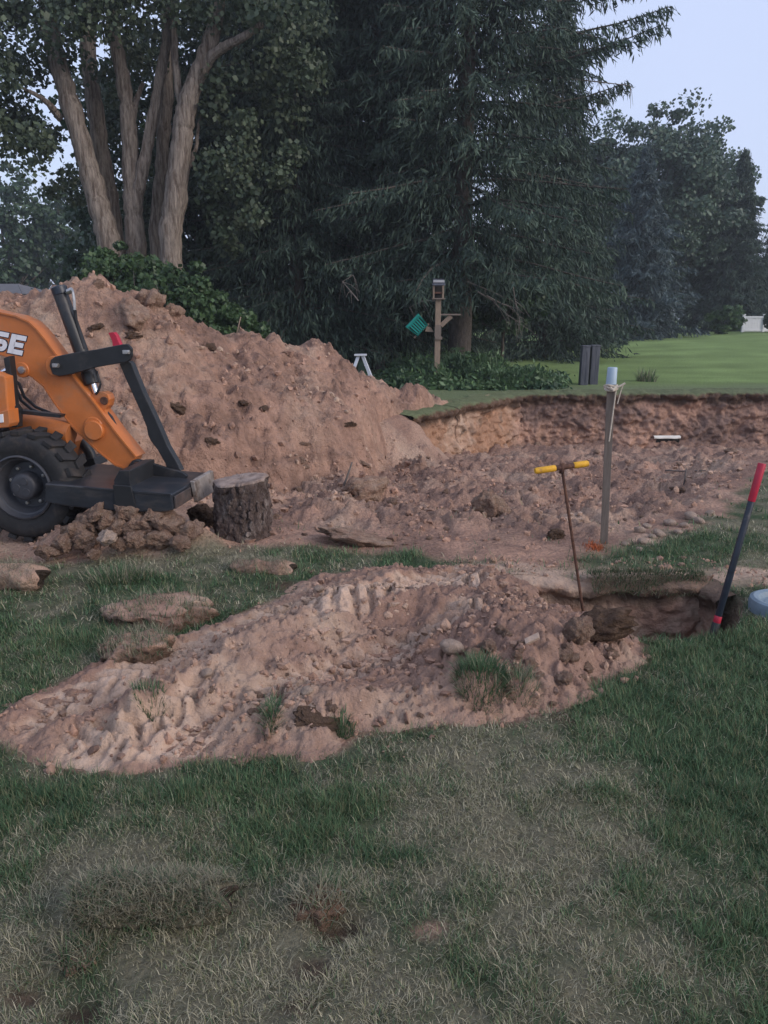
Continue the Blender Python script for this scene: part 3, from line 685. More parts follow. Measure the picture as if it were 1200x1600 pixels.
tuft_px(232, 1085, 50, 22, 260, .05, .003, 'thin green tuft growing through the left part of the mound', green=.8, seed=14)
tuft_px(538, 1148, 30, 16, 300, .05, .003, 'dark tuft at the front edge of the mound where grass begins', green=.9, seed=15)
tuft_px(185, 905, 110, 30, 700, .10, .004, 'long dry green tuft on the lawn between loader and mound', green=.6, seed=16, leanm=1.1)
tuft_px(1010, 596, 30, 10, 160, .35, .02, 'spiky pale clump of long leaves on the far lawn edge', green=.55, seed=17, leanm=.8)

# sod along the far lip of the trench, hanging over the cut
r_ = np.random.default_rng(5)
for k, (x0, x1, lb) in enumerate(((1.30, 2.02, 'ragged turf strip overhanging the far side of the trench'),)):
    n = 2400; x = x0+(x1-x0)*r_.random(n); y = 4.39-.03*(x-1.3)+r_.normal(0, .055, n); z = ground_z(x, y*0+4.58)+.03*np.exp(-((y-4.42)/.07)**2)-.06*sm(4.40, 4.30, y)
    dry = r_.random(n) > .62; C = np.where(dry[:, None], STRAW2+(STRAW-STRAW2)*r_.random((n, 1))*.7, G1+(G2-G1)*r_.random((n, 1)))*(.6+.5*r_.random((n, 1)))
    v, q_, t, c_ = blades(np.column_stack([x, y, z]), r_.normal(-pi/2, 1.1, n), r_.normal(1.3, .5, n).clip(.1, 2.4), .03+.05*r_.random(n), np.full(n, .004), C, 3)
    setp(obj('turf_strip', v, [q_, t], M_grass, cols=c_), lb, 'turf')

# rolled sod in the foreground
def sod(name, c_, axis, L, rad, label, seed, nb, m=M_root, green=.3, end_dark=True, bl=.05):
    root = empty(name, (c_[0], c_[1], 0), label, 'sod roll')
    ax = Vector((axis[0], axis[1], 0)).normalized(); sdv = Vector((-ax.y, ax.x, 0)); r = np.random.default_rng(seed)
    nu, nv = 36, 40; V = []
    for i in range(nu):
        u = i/(nu-1)*2-1
        for j in range(nv):
            th = 2*pi*j/nv
            q = rad*(1+.22*float(pn(np.array([u*2.3]), np.array([cos(th)*1.2+sin(th)]), seed))+.14*float(pn(np.array([u*6]), np.array([th*1.3 if th < pi else (2*pi-th)*1.3]), seed+2)))*(1-abs(u)**6*.35)
            p = Vector(c_)+ax*(u*L/2*(1+.06*sin(3*th)+.05*sin(2*th+u)))+sdv*cos(th)*q*1.15+Vector((0, 0, 1))*sin(th)*q
            V.append(p[:])
    F = [(i*nv+j, i*nv+(j+1) % nv, (i+1)*nv+(j+1) % nv, (i+1)*nv+j) for i in range(nu-1) for j in range(nv)]
    # spiral ends: inset rings
    nmain = len(F)
    for e, i in ((0, 0), (1, nu-1)):
        base = [Vector(V[i*nv+j]) for j in range(nv)]; cc = sum(base, Vector())/nv; s = -1 if e == 0 else 1
        prev = [i*nv+j for j in range(nv)]
        for f, dep in ((.8, .006), (.66, -.012), (.5, -.004), (.3, -.03), (.05, -.04)):
            cur = []
            for j in range(nv):
                V.append((cc+(base[j]-cc)*f*(1+.08*r.normal())+ax*s*dep)[:]); cur.append(len(V)-1)
            F += [(prev[j], prev[(j+1) % nv], cur[(j+1) % nv], cur[j]) for j in range(nv)]; prev = cur
    obj('soil_core', np.array(V), np.array(F[:nmain]), m, root); obj('rolled_end', np.array(V), np.array(F[nmain:]), M_core, root)
    n = nb; u = r.random(n)*1.97-1; th = r.uniform(-.25, pi+.25, n); i_ = ((u+1)/2*(nu-1)).astype(int); j_ = (th/(2*pi)*nv).astype(int) % nv
    P = np.array(V)[i_*nv+j_]+r.normal(0, .006, (n, 3))+np.stack([sdv.x*np.cos(th), sdv.y*np.cos(th), np.sin(th)], 1)*.008*r.random((n, 1)); dry = r.random(n) > green
    C = np.where(dry[:, None], STRAW2+(STRAW-STRAW2)*r.random((n, 1)), G1+(G2-G1)*r.random((n, 1)))*(.5+.6*r.random((n, 1)))
    az = r.random(n)*6.28
    v, q_, t, cc = blades(P, az, (1.45+r.normal(0, .3, n)).clip(.5, 2.3), bl*(.5+.9*r.random(n)), np.full(n, .0022), C, 3)
    setp(obj('grass_cover', v, [q_, t], M_grass, root, cols=cc), kind='stuff')
    return root
sod('sod_roll', (-.64, 1.70, .035), (1, .03), .42, .056, 'torn roll of dry sod lying on the foreground lawn', 801, 7000, m=M_thatch, green=.2, bl=.04)
p = hit(30, 925); sod('sod_roll', (-2.35, 4.25, .07), (1, -.1), .56, .085, 'dark rolled sod strip on the lawn below the loader wheel', 802, 1500, m=M_clod, green=.1, bl=.04)
p = hit(410, 890); sod('sod_roll', (p.x, p.y, .03), (1, -.15), .4, .06, 'flat pinkish sod strip on the lawn below the stump', 803, 1600, m=M_clod, green=.05, bl=.04)
def sodchunk(px, py, wpx, hgt, label, seed, m=M_clod, ng=500, green=.5, sx=1.):
    p = hit(px, py); dist = p.y*CP+(CAMZ-p.z)*SP; r = wpx/2/FPX*dist
    root = empty('sod_chunk', (p.x, p.y, p.z), label, 'sod chunk')
    V, F = ico(5); V = V.copy(); N = V.copy()
    q = fb(N[:, 0]*1.9+seed, N[:, 1]*1.9+N[:, 2], 5, seed)
    V *= (1+.28*q+.10*facet(N[:, 0]*1.5+N[:, 2], N[:, 1]*1.5-N[:, 2]*.7, 2.5, seed)+.05*facet(N[:, 0]*1.5+N[:, 2], N[:, 1]*1.5-N[:, 2]*.7, 6, seed))[:, None]; V[:, 2] = np.where(V[:, 2] > .55, .55+(V[:, 2]-.55)*.3, V[:, 2])
    rad_ = np.hypot(V[:, 0], V[:, 1]); lowv = V[:, 2] < .15; V[lowv, :2] *= (np.maximum(rad_[lowv], .95+.12*q[lowv])/np.maximum(rad_[lowv], .05))[:, None]
    V = V*np.array([r*sx, r*.75, hgt*1.5])+np.array([p.x, p.y+r*.5, p.z+hgt*.25])
    k = (V[:, 2]-p.z)/hgt; c_ = dirt_cols(V[:, 0]*2, V[:, 1]*2, seed)
    c_ = c_+(DARKS*1.3-c_)*(sm(1.15, .6, k+.45*q)*.85)[:, None]
    obj('soil_core', V, F, M_root if m is M_root else M_dirt, root, cols=c_)
    if ng:
        rr = np.random.default_rng(seed); idx = rr.choice(np.nonzero(k > -.1)[0], ng); P = V[idx]
        C = np.where((rr.random(ng) > green)[:, None], STRAW2+(STRAW-STRAW2)*rr.random((ng, 1)), G1+(G2-G1)*rr.random((ng, 1)))*(.6+.5*rr.random((ng, 1)))
        v, q_, t, cc = blades(P, rr.random(ng)*6.28, rr.normal(1.2, .5, ng).clip(.1, 2.4), .02+.06*rr.random(ng), np.full(ng, .003), C, 3)
        setp(obj('grass_cover', v, [q_, t], M_grass, root, cols=cc), kind='stuff')
    return root
sodchunk(240, 985, 165, .085, 'large sand topped sod chunk at the left of the low mound', 811, ng=1900, green=.45)
sodchunk(205, 1030, 105, .06, 'dark crumbling sod chunk in front of the sand topped one', 812, ng=1300, green=.35)
sodchunk(185, 930, 36, .06, 'small brown clod of turf standing alone on the lawn behind the mound', 813, ng=60) if False else None
sodchunk(492, 1440, 84, .045, 'dark brown upturned divot of earth in the foreground lawn', 814, ng=500, green=.2, m=M_root)
sodchunk(120, 1515, 70, .02, 'small lifted flap of turf below the sod roll', 815, ng=500, green=.4)
sodchunk(500, 852, 70, .07, 'low yellowish clod pile at the pit rim beside the stump', 816, ng=0) if False else None

# ------------------------------------------------------------------ tree stump
sp = hit(373, 848); sp = Vector((sp.x, sp.y+.18, sp.z-.02))
root = empty('tree_stump', sp, 'sawn off tree stump with flaking bark beside the loader bucket', 'tree stump')
nv, nu = 150, 60; V = []; H = .44; rS = .185
for i in range(nu):
    f = i/(nu-1)
    for j in range(nv):
        th = 2*pi*j/nv
        rr = rS*(1.0+.12*(1-f)**3+.05*sin(2*th+1)+.035*sin(5*th)+.07*float(pn(np.array([th*3.2]), np.array([f*2.5]), 7))+.10*float(facet(np.array([th*1.0]), np.array([f*1.4]), 3.5, 8)[0])+.07*float(facet(np.array([th*1.0]), np.array([f*1.4]), 8, 9)[0]))
        V.append((sp.x+cos(th)*rr, sp.y+sin(th)*rr, sp.z-.05+f*(H+.05+.02*cos(th-.4))))
F = [(i*nv+j, i*nv+(j+1) % nv, (i+1)*nv+(j+1) % nv, (i+1)*nv+j) for i in range(nu-1) for j in range(nv)]
obj('bark', np.array(V), np.array(F), M_stumpbark, root)
T = [Vector(v) for v in V[-nv:]]; cc = sum(T, Vector())/nv; V = []; F = []
for k, (f, dz) in enumerate(((.975, -.006), (.97, .012), (.8, .016), (.5, .012), (.2, .015), (.02, .01))):
    for j in range(nv): V.append((cc+(T[j]-cc)*f+Vector((0, 0, dz+.006*float(pn(np.array([j*.5]), np.array([k*1.]), 3)))))[:])
for i in range(5): F += [(i*nv+j, i*nv+(j+1) % nv, (i+1)*nv+(j+1) % nv, (i+1)*nv+j) for j in range(nv)]
obj('cut_face', np.array(V), np.array(F), M_cut, root)
for k in range(26):                                            # bark plates lifting off
    th = random.uniform(-pi, .3); f = random.uniform(.1, .97); rr = rS*1.03
    c0 = Vector((sp.x+cos(th)*rr, sp.y+sin(th)*rr, sp.z+f*H)); d = Vector((cos(th), sin(th), 0)); s_ = Vector((-sin(th), cos(th), 0))
    a, b = random.uniform(.015, .04), random.uniform(.02, .06); P = []
    for q in range(7):
        t = 2*pi*q/7; P.append(c0+s_*cos(t)*a*random.uniform(.6, 1.1)+Vector((0, 0, 1))*sin(t)*b*random.uniform(.6, 1.1)-d*.01)
    MB().prism(P, d*random.uniform(.012, .03)).build('bark_plate', M_stumpbark, root, bev=.003)

# ------------------------------------------------------------------ compact wheel loader
TH = R(-7); HD = Vector((cos(TH), sin(TH), 0)); SD = Vector((-sin(TH), cos(TH), 0)); UP = Vector((0, 0, 1))
WC = at(33, 762, 5.12)                                          # centre of the near front wheel's outer face
def lp(px, py, off):
    """a point of the loader: line of sight meets the lengthwise plane `off` metres in from the near wheel face"""
    d = Vector(ray(px, py)); o = Vector((0, 0, CAMZ)); q = WC+SD*off
    t = (q-o).dot(SD)/d.dot(SD); return o+d*t
root = empty('wheel_loader', (WC.x, WC.y+.5, 0), 'orange compact wheel loader with black bucket parked before the dirt heap', 'wheel loader')
L = root
def wheel(c0, name='wheel', inward=SD):
    rt = .40; wtr = .26
    e = bpy.data.objects.new(name, None); col.objects.link(e); e.parent = L; e.matrix_parent_inverse = Matrix.Translation(-L.location); e.location = c0
    prof = [(.215, .035), (.235, .005), (.26, -.002), (.30, -.012), (.345, -.008), (.368, .008), (.380, .03), (.384, .06), (.385, wtr/2), (.384, wtr-.06), (.38, wtr-.03), (.35, wtr), (.26, wtr), (.215, wtr-.03), (.215, .035)]
    ty = MB().lathe(prof, c0, inward, 64).build('tyre', M_tyre, None)
    ty.parent = e; ty.matrix_parent_inverse = Matrix.Translation(-Vector(c0))
    lug = MB(); a0 = UP; b0 = inward.cross(UP).normalized()
    for k in range(20):
        for s in (0, 1):
            th = 2*pi*(k+.5*s)/20; P = []
            y0, y1 = (-.0, wtr*.54) if s == 0 else (wtr, wtr*.46)
            tw = .09*(1 if s == 0 else 1)
            for (dy, dt) in ((y0, -.085), (y0, .085), (y1, .075+tw), (y1, -.065+tw)):
                t = th+dt; P.append((dy, t))
            Vv = [Vector(c0)+inward*dy+(a0*cos(t)+b0*sin(t))*rr for rr in (.372, .404) for dy, t in P]
            # shoulder lugs run down the sidewall
            lug.add(Vv, [(3, 2, 1, 0), (4, 5, 6, 7), (0, 1, 5, 4), (1, 2, 6, 5), (2, 3, 7, 6), (3, 0, 4, 7)])
    lg = lug.build('tread_lug', M_tyre, None, bev=.004); lg.parent = e; lg.matrix_parent_inverse = Matrix.Translation(-Vector(c0)); lg['kind'] = 'stuff'
    rm = MB().lathe([(.232, .02), (.234, -.006), (.222, -.012), (.216, .006), (.205, .03), (.196, .034), (.190, .055), (.178, .07), (.172, .10), (.165, .112), (.0, .112)], c0, inward, 56).build('rim', M_rim, None)
    rm.parent = e; rm.matrix_parent_inverse = Matrix.Translation(-Vector(c0))
    hb = MB().lathe([(.10, .112), (.098, .03), (.09, .018), (.078, .012), (.05, .010), (.0, .010)], c0, inward, 40)
    for k in range(3):
        t = 2*pi*k/3+.4; hb.lathe([(.03, .0102), (.028, .0068), (.0, .0066)], Vector(c0)+(a0*cos(t)+b0*sin(t))*.045, inward, 20)
    hb = hb.build('hub', M_rim, None); hb.parent = e; hb.matrix_parent_inverse = Matrix.Translation(-Vector(c0))
    for k in range(8):
        t = 2*pi*(k+.3)/8; cc = Vector(c0)+(a0*cos(t)+b0*sin(t))*.138
        bo = MB().lathe([(.014, .112), (.014, .092), (.009, .088), (.0, .087)], cc, inward, 6).build('wheel_bolt', M_steel, None)
        bo.parent = e; bo.matrix_parent_inverse = Matrix.Translation(-Vector(c0))
    return e
wheel(WC)
far_c = WC+SD*1.05-HD*.42; wheel(far_c, 'wheel', -SD)
rear = WC-HD*1.75; wheel(rear); wheel(rear+SD*1.05, 'wheel', -SD)
def px_prism(pts, off, th, name, m, bev=.004, parent=None):
    return MB().prism([lp(x, y, off) for x, y in pts], SD*th).build(name, m, parent or L, bev=bev)
# boom
BO = .40; BT = .13
top = [(-150, 470), (-60, 474), (0, 489), (24, 494), (44, 503), (56, 514), (70, 531), (92, 560), (112, 586), (150, 634), (180, 675), (212, 714)]
bot = [(203, 735), (180, 727), (150, 703), (116, 671), (98, 648), (82, 626), (68, 604), (52, 591), (36, 584), (27, 578), (21, 566), (16, 560), (0, 555), (-60, 545), (-150, 540)]
boom = px_prism(top+bot, BO, BT, 'boom', M_orange, .006)
def strip(pts, off, w_, th, name, m, parent):
    mb = MB(); P = [lp(x, y, off) for x, y in pts]
    for a, b in zip(P[:-1], P[1:]):
        t = (b-a).normalized(); n = t.cross(SD); mb.prism([a-n*th/2-t*.002, b-n*th/2+t*.002, b+n*th/2+t*.002, a+n*th/2-t*.002], SD*w_)
    return mb.build(name, m, parent)
strip(top, BO-.014, BT+.028, .012, 'flange', M_orange, boom)
strip(bot[:8], BO-.008, BT+.016, .010, 'flange', M_oranged, boom)
# lettering on the boom (white block letters with a dark edge)
def letter(strokes, x0, name):
    """strokes: polygons in letter units (1 wide, 1.25 tall), laid along the boom"""
    o = lp(14, 536, BO); ux = (lp(46, 541, BO)-lp(6, 533, BO)).normalized(); uy = (ux.cross(SD)*-1).normalized()
    if uy.z < 0: uy = -uy
    s = .115; e = None
    for grow, dz, m, nm in ((.055, .0025, M_decal, 'letter_edge'), (0, .0045, M_white, 'letter')):
        mb = MB()
        for P in strokes:
            c_ = (sum(p[0] for p in P)/len(P), sum(p[1] for p in P)/len(P))
            Q = []
            for (x, y) in P:
                if grow:
                    x += grow*(1 if x > c_[0] else -1); y += grow*(1 if y > c_[1] else -1)
                Q.append(o+ux*((x0+x+.22*y)*s)+uy*((y-.62)*s)-SD*dz)
            mb.prism(Q, SD*dz)
        ob = mb.build(nm, m, boom)
Rc = lambda x0, y0, x1, y1: [(x0, y0), (x1, y0), (x1, y1), (x0, y1)]
def arcp(cx, cy, r0, r1, a0, a1, n=7):
    out = []
    for k in range(n):
        t0 = R(a0+(a1-a0)*k/n); t1 = R(a0+(a1-a0)*(k+1)/n)
        out.append([(cx+r0*cos(t0), cy+r0*sin(t0)), (cx+r1*cos(t0), cy+r1*sin(t0)), (cx+r1*cos(t1), cy+r1*sin(t1)), (cx+r0*cos(t1), cy+r0*sin(t1))])
    return out
E_ = [Rc(0, 0, .36, 1.25), Rc(.3, 0, 1, .31), Rc(.3, .47, .92, .77), Rc(.3, .94, 1, 1.25)]
S_ = [Rc(.05, 0, .68, .3), Rc(.3, .48, .7, .78), Rc(.32, .95, .98, 1.25)]+arcp(.66, .39, .09, .39, -90, 90)+arcp(.36, .865, .085, .385, 90, 270)
A_ = [[(0, 0), (.36, 0), (.62, 1.25), (.3, 1.25)], [(.64, 0), (1, 0), (.7, 1.25), (.38, 1.25)], Rc(.2, .22, .8, .48)]
C_ = [Rc(.4, 0, .98, .3), Rc(.4, .95, .98, 1.25), Rc(.02, .35, .36, .9)]+arcp(.4, .39, .09, .39, 180, 270)+arcp(.4, .86, .09, .39, 90, 180)
letter(E_, -.08, 'e'); letter(S_, -1.24, 's'); letter(A_, -2.4, 'a'); letter(C_, -3.55, 'c')
def disc(px, py, off, rpx, th, name, m, parent=None, n=28, bev=.004):
    p = lp(px, py, off); q = lp(px+rpx, py, off); r_ = (q-p).length
    return MB().lathe([(0, -th), (r_*.92, -th), (r_, -th+.006), (r_, .02)], p, SD, n).build(name, m, parent or L)
disc(149, 672, BO, 14.5, .035, 'pivot_cover', M_orange)
disc(146, 667, BO, 15, .008, 'boss', M_orange)
disc(35, 578, BO, 11, .012, 'boss', M_orange); disc(35, 578, BO-.012, 5.5, .02, 'pin', M_steel)
# lug with eye on top of the boom
lug = px_prism([(142, 617), (150, 613), (160, 612), (168, 616), (171, 624), (169, 634), (164, 640), (166, 652), (172, 664), (160, 650)], BO+.02, .09, 'lug', M_orange, .005)
disc(163, 626, BO+.02, 6, .012, 'pin', M_rust, lug)
# bell crank: two plates either side of the boom
crank = [(77, 572), (79, 562), (86, 557), (110, 552), (150, 546), (190, 538), (199, 538), (205, 544), (206, 556), (203, 563), (196, 566), (150, 574), (110, 585), (92, 588), (82, 585)]
cr = px_prism(crank, BO-.075, .03, 'bell_crank', M_black, .005)
crank2 = [(x+12, y-7) for x, y in crank]
px_prism(crank, BO+BT+.045, .03, 'bell_crank', M_black, .005)
disc(89, 572, BO-.03, 15, .03, 'boss', M_orange)
def pin_bolt(px, py, off, parent):
    p = lp(px, py, off); MB().box(p-SD*.008, (.05, .02, .028), Matrix.Rotation(-.15+TH, 3, 'Z')).tube([p-SD*.03+HD*.012, p+SD*.01+HD*.012], .014, 12).build('pin_keeper', M_steel, parent, bev=.003)
pin_bolt(88, 571, BO-.08, cr); pin_bolt(198, 550, BO-.08, cr)
# red stop
px_prism([(169, 520), (177, 519), (181, 524), (187, 538), (188, 541), (176, 542), (175, 533)], BO+.03, .05, 'stop_lever', M_red, .003)
# tilt cylinder
CY = BO+BT/2
MB().tube([lp(92, 452, CY), lp(145, 600, CY)], .052, 28).build('tilt_cylinder', M_black, L, bev=.004)
MB().lathe([(.0, -.012), (.045, -.012), (.056, -.004), (.056, .045), (.052, .05)], lp(92, 450, CY), (lp(145, 600, CY)-lp(92, 452, CY)), 28).build('cylinder_cap', M_shaft, L)
MB().lathe([(.052, -.1), (.058, -.09), (.058, -.005), (.045, .0), (0, 0)], lp(145, 600, CY), (lp(145, 600, CY)-lp(92, 452, CY)), 28).build('cylinder_gland', M_black, L)
MB().tube([lp(144, 596, CY), lp(152, 622, CY)], .024, 18).build('cylinder_rod', M_chrome, L)
MB().tube([lp(104, 458, CY-.02), lp(111, 452, CY-.03), lp(114, 458, CY-.03), lp(116, 470, CY-.03), lp(117, 486, CY-.03)], .010, 8).tube([lp(106, 456, CY-.03), lp(113, 453, CY-.03)], .02, 8).build('hydraulic_fitting', M_steel, L)
MB().tube([lp(117, 484, CY-.03), lp(119, 500, CY-.02), lp(126, 525, CY-.02), lp(132, 545, CY-.02)], .012, 8).build('hydraulic_hose', M_black, L)
MB().tube([lp(151, 580, CY-.04), lp(154, 590, CY-.05), lp(157, 600, CY-.05), (lp(154, 610, CY-.05)), lp(150, 616, CY-.05)], .009, 8).build('hydraulic_hose', M_black, L)
MB().tube([lp(165, 642, CY), lp(174, 652, CY), lp(180, 664, CY), lp(181, 674, CY), lp(178, 684, CY)], .014, 8).build('hydraulic_hose', M_black, L)
# link rod from crank to bucket
px_prism([(186, 568), (200, 564), (205, 568), (224, 614), (242, 652), (251, 672), (262, 698), (276, 722), (283, 736), (262, 738), (258, 724), (246, 703), (236, 690), (231, 680), (229, 668), (218, 640), (198, 596)], BO+.03, .07, 'tilt_link', M_black, .006)
# coupler and bucket
px_prism([(186, 765), (200, 728), (206, 720), (214, 718), (226, 721), (262, 732), (284, 738), (292, 744), (288, 752), (240, 756), (215, 770)], BO-.02, .035, 'coupler', M_black, .004)
px_prism([(186, 765), (200, 728), (206, 720), (214, 718), (226, 721), (262, 732), (284, 738), (292, 744), (288, 752), (240, 756), (215, 770)], BO+BT-.01, .035, 'coupler', M_black, .004)
disc(214, 727, BO-.02, 9, .02, 'boss', M_black); disc(214, 727, BO-.04, 5, .015, 'pin', M_rust)
bk0, bk1 = -.10, .62
def bpt(px, py): return lp(px, py, bk0)
e0, e1 = bpt(112, 758), bpt(268, 771)
bkt = MB().prism([bpt(70, 755), bpt(120, 759), bpt(192, 766), bpt(268, 772), bpt(271, 797), bpt(258, 800), bpt(190, 800), bpt(110, 792), bpt(70, 785)], SD*(bk1-bk0)).build('bucket', M_bucket, L, bev=.01)
e1 = bpt(269, 772); e2 = bpt(271, 798); fw = SD*(bk1-bk0)
MB().prism([e1+fw*.45+UP*.02, e1+fw*.45+HD*.03+UP*.015, e2+fw*.45+HD*.05-UP*.02, e2+fw*.45+HD*.02-UP*.02], fw*.56).build('cutting_edge', M_worn, bkt, bev=.004)
MB().prism([e1+HD*.002-UP*.02+fw*.02, e1+HD*.012-UP*.02+fw*.02, e2+HD*.016+UP*.01+fw*.02, e2+HD*.002+UP*.01+fw*.02], fw*.40).build('wear_plate', M_oxide, bkt, bev=.003)
MB().prism([bpt(130, 761)+UP*.003-SD*.0, bpt(266, 772)+UP*.003, bpt(266, 775), bpt(130, 764)], SD*.03-SD*.034).build('edge_bar', M_bucket, bkt, bev=.002)
for o_ in (bk0-.012, bk1-.01):
    MB().prism([lp(x, y, o_) for x, y in ((176, 758), (204, 760), (214, 800), (182, 808))], SD*.02).build('bucket_rib', M_black, bkt, bev=.003)
MB().prism([lp(x, y, .0) for x, y in ((178, 750), (186, 735), (202, 735), (204, 762), (200, 802), (178, 800))], SD*.42).build('coupler_flange', M_black, L, bev=.005)
# chassis, hoses, fender behind the wheel
px_prism([(-260, 600), (-60, 575), (-8, 582), (8, 588), (13, 645), (10, 648), (-260, 660)], .12, .10, 'side_panel', M_orange, .01)
px_prism([(-260, 655), (-2, 644), (13, 640), (15, 662), (12, 668), (-260, 690)], .09, .12, 'lower_panel', M_orange, .006)
px_prism([(-3, 648), (4, 647), (5, 660), (-3, 661)], .082, .01, 'sticker', M_white, .001)
px_prism([(5, 560), (14, 556), (18, 590), (21, 632), (27, 640), (27, 668), (13, 668), (12, 600)], .2, .07, 'frame_post', M_black, .004)
px_prism([(22, 640), (96, 648), (94, 653), (22, 646)], .25, .06, 'guard_bar', M_black, .002)
MB().tube([lp(24, 660, .42), lp(112, 678, .42)], .085, 24).build('lift_cylinder', M_oranged, L, bev=.004)
px_prism([(20, 650), (96, 660), (118, 690), (110, 716), (60, 720), (18, 690)], .62, .2, 'front_frame', M_oranged, .006)
MB().tube([lp(-4, 585, .3), lp(12, 577, .3)], .016, 10).build('grab_rail', M_chrome, L)
for k, pts in enumerate(([(18, 590), (30, 600), (38, 620), (56, 636), (78, 645)], [(16, 596), (26, 608), (33, 626), (50, 640), (70, 648)], [(16, 604), (22, 620), (28, 640), (34, 650)])):
    MB().tube([lp(x, y, .5+.03*k) for x, y in pts], .012, 8).build('hydraulic_hose', M_black if k < 2 else M_steel, L)
MB().tube([lp(x, y, .75) for x, y in ((100, 680), (116, 683), (130, 692), (141, 708), (147, 726), (147, 742))], .04, 12).build('fender_tube', M_black, L)
px_prism([(110, 716), (146, 716), (150, 728), (112, 732)], .7, .2, 'cross_member', M_black, .004)
px_prism([(-480, 180), (-460, 170), (-330, 190), (-290, 560), (-480, 600)], .2, .75, 'cab', M_black, .01)
px_prism([(-900, 520), (-280, 500), (-280, 690), (-900, 690)], .12, .85, 'engine_cover', M_orange, .03)

# ------------------------------------------------------------------ hand tools, stake, lid
rootT = empty('soil_probe', (1.1, 4.05, gz(1.1, 4.05)), 'rusty T handled probe with yellow grips standing in the trench', 'soil probe')
a, b = at(878, 731, 4.05), at(912, 962, 4.05); d = (b-a).normalized(); gb = gz(b.x, b.y+.02)
b = a+d*((a.z-gb+.08)/-d.z)
MB().tube([a, a+(b-a)*.5, b], .0085, 10).build('rod', M_rust, rootT)
h0, h1 = at(836, 736, 4.02), at(919, 724, 4.09); hd = h1-h0
MB().tube([h0+hd*.30, h0+hd*.78], .016, 14).build('crossbar', M_rust, rootT, bev=.002)
MB().tube([h0, h0+hd*.04, h0+hd*.36, h0+hd*.38], [.014, .0185, .0185, .016], 16).build('grip', M_yellow, rootT)
MB().tube([h0+hd*.72, h0+hd*.74, h0+hd*.97, h1], [.016, .0185, .0185, .014], 16).build('grip', M_yellow, rootT)
MB().tube([a+Vector((0, 0, .028)), a-Vector((0, 0, .03))], .014, 10).build('weld_collar', M_rust, rootT)

p0, p1 = at(943, 858, 5.15), at(955, 598, 5.12)
rootS = empty('wooden_stake', (p0.x, p0.y, p0.z), 'tall grey wooden stake with pipe cap and rope at the pit edge', 'stake')
dv = (p1-p0); 
def slat(a, b, w_, t_, m, name, par):
    z = (b-a).normalized(); x = Vector((1, -.25, 0)); x = (x-z*x.dot(z)).normalized(); y = z.cross(x)
    P = [a+x*w_/2+y*t_/2, a-x*w_/2+y*t_/2, a-x*w_/2-y*t_/2, a+x*w_/2-y*t_/2]
    return MB().prism(P, b-a).build(name, m, par, bev=.002)
slat(p0-dv*.12, p1, .052, .035, M_greywood, 'post', rootS)
c0 = p1+Vector((.0, 0, .0)); MB().lathe([(.0, .104), (.029, .104), (.033, .098), (.035, -.01), (.031, -.01), (.03, .09)], c0, (0.01, 0, 1), 28).build('pipe_cap', M_pvc, rootS)
rp = MB()
for k in range(3):
    zz = c0.z-.02-.013*k; rp.tube([Vector((c0.x+.041*cos(t)*(1+.1*sin(3*t+k)), c0.y+.034*sin(t), zz+.006*sin(2*t+k))) for t in np.linspace(0, 2*pi, 20)], .008, 7)
rp.tube([c0+Vector((-.02, -.045, -.03)), c0+Vector((-.0, -.055, -.045)), c0+Vector((.02, -.045, -.028))], .012, 7)
rp.tube([c0+Vector((.03, -.03, -.03)), c0+Vector((.06, -.035, -.015)), c0+Vector((.085, -.035, .0))], .007, 7)
rp.tube([c0+Vector((.028, -.03, -.03)), c0+Vector((.024, -.03, -.12)), c0+Vector((.014, -.03, -.3)), c0+Vector((.008, -.03, -.4))], .005, 7)
rp.tube([c0+Vector((.075, -.035, .0)), c0+Vector((.06, -.03, -.06)), c0+Vector((.045, -.03, -.14))], .004, 7)
rp.build('rope', M_rope, rootS)

a, b = at(1191, 724, 3.64), at(1114, 992, 3.56); d = b-a; bb = a+d*1.12
rootB = empty('digging_tool', (bb.x, bb.y, bb.z), 'long black handled digging tool with red grip leaning in the trench corner', 'digging tool')
def seg(f0, f1, r0, r1, m, n, k=14): return MB().tube([a+d*f0, a+d*f1], [r0, r1], k).build(n, m, rootB, bev=.002)
seg(0, .215, .0195, .018, M_red, 'grip'); seg(.215, .89, .016, .0172, M_shaft, 'shaft'); seg(.885, .925, .019, .019, M_red, 'band'); seg(.925, 1.12, .021, .02, M_black, 'ferrule')
rl = on(1236, 945, .05); rootL = empty('plastic_lid', (rl.x, rl.y, 0), 'round blue grey plastic lid lying in the grass at the right edge', 'lid')
MB().lathe([(0, .045), (.13, .045), (.15, .05), (.165, .075), (.19, .082), (.208, .074), (.214, .05), (.21, .0), (.20, .0)], (rl.x, rl.y, .0), (0, .05, 1), 56).build('rim', M_lid, rootL)
MB().lathe([(0, .046), (.13, .046), (.13, .04), (0, .04)], (rl.x, rl.y, .004), (0, .05, 1), 40).build('panel', M_lid, rootL)

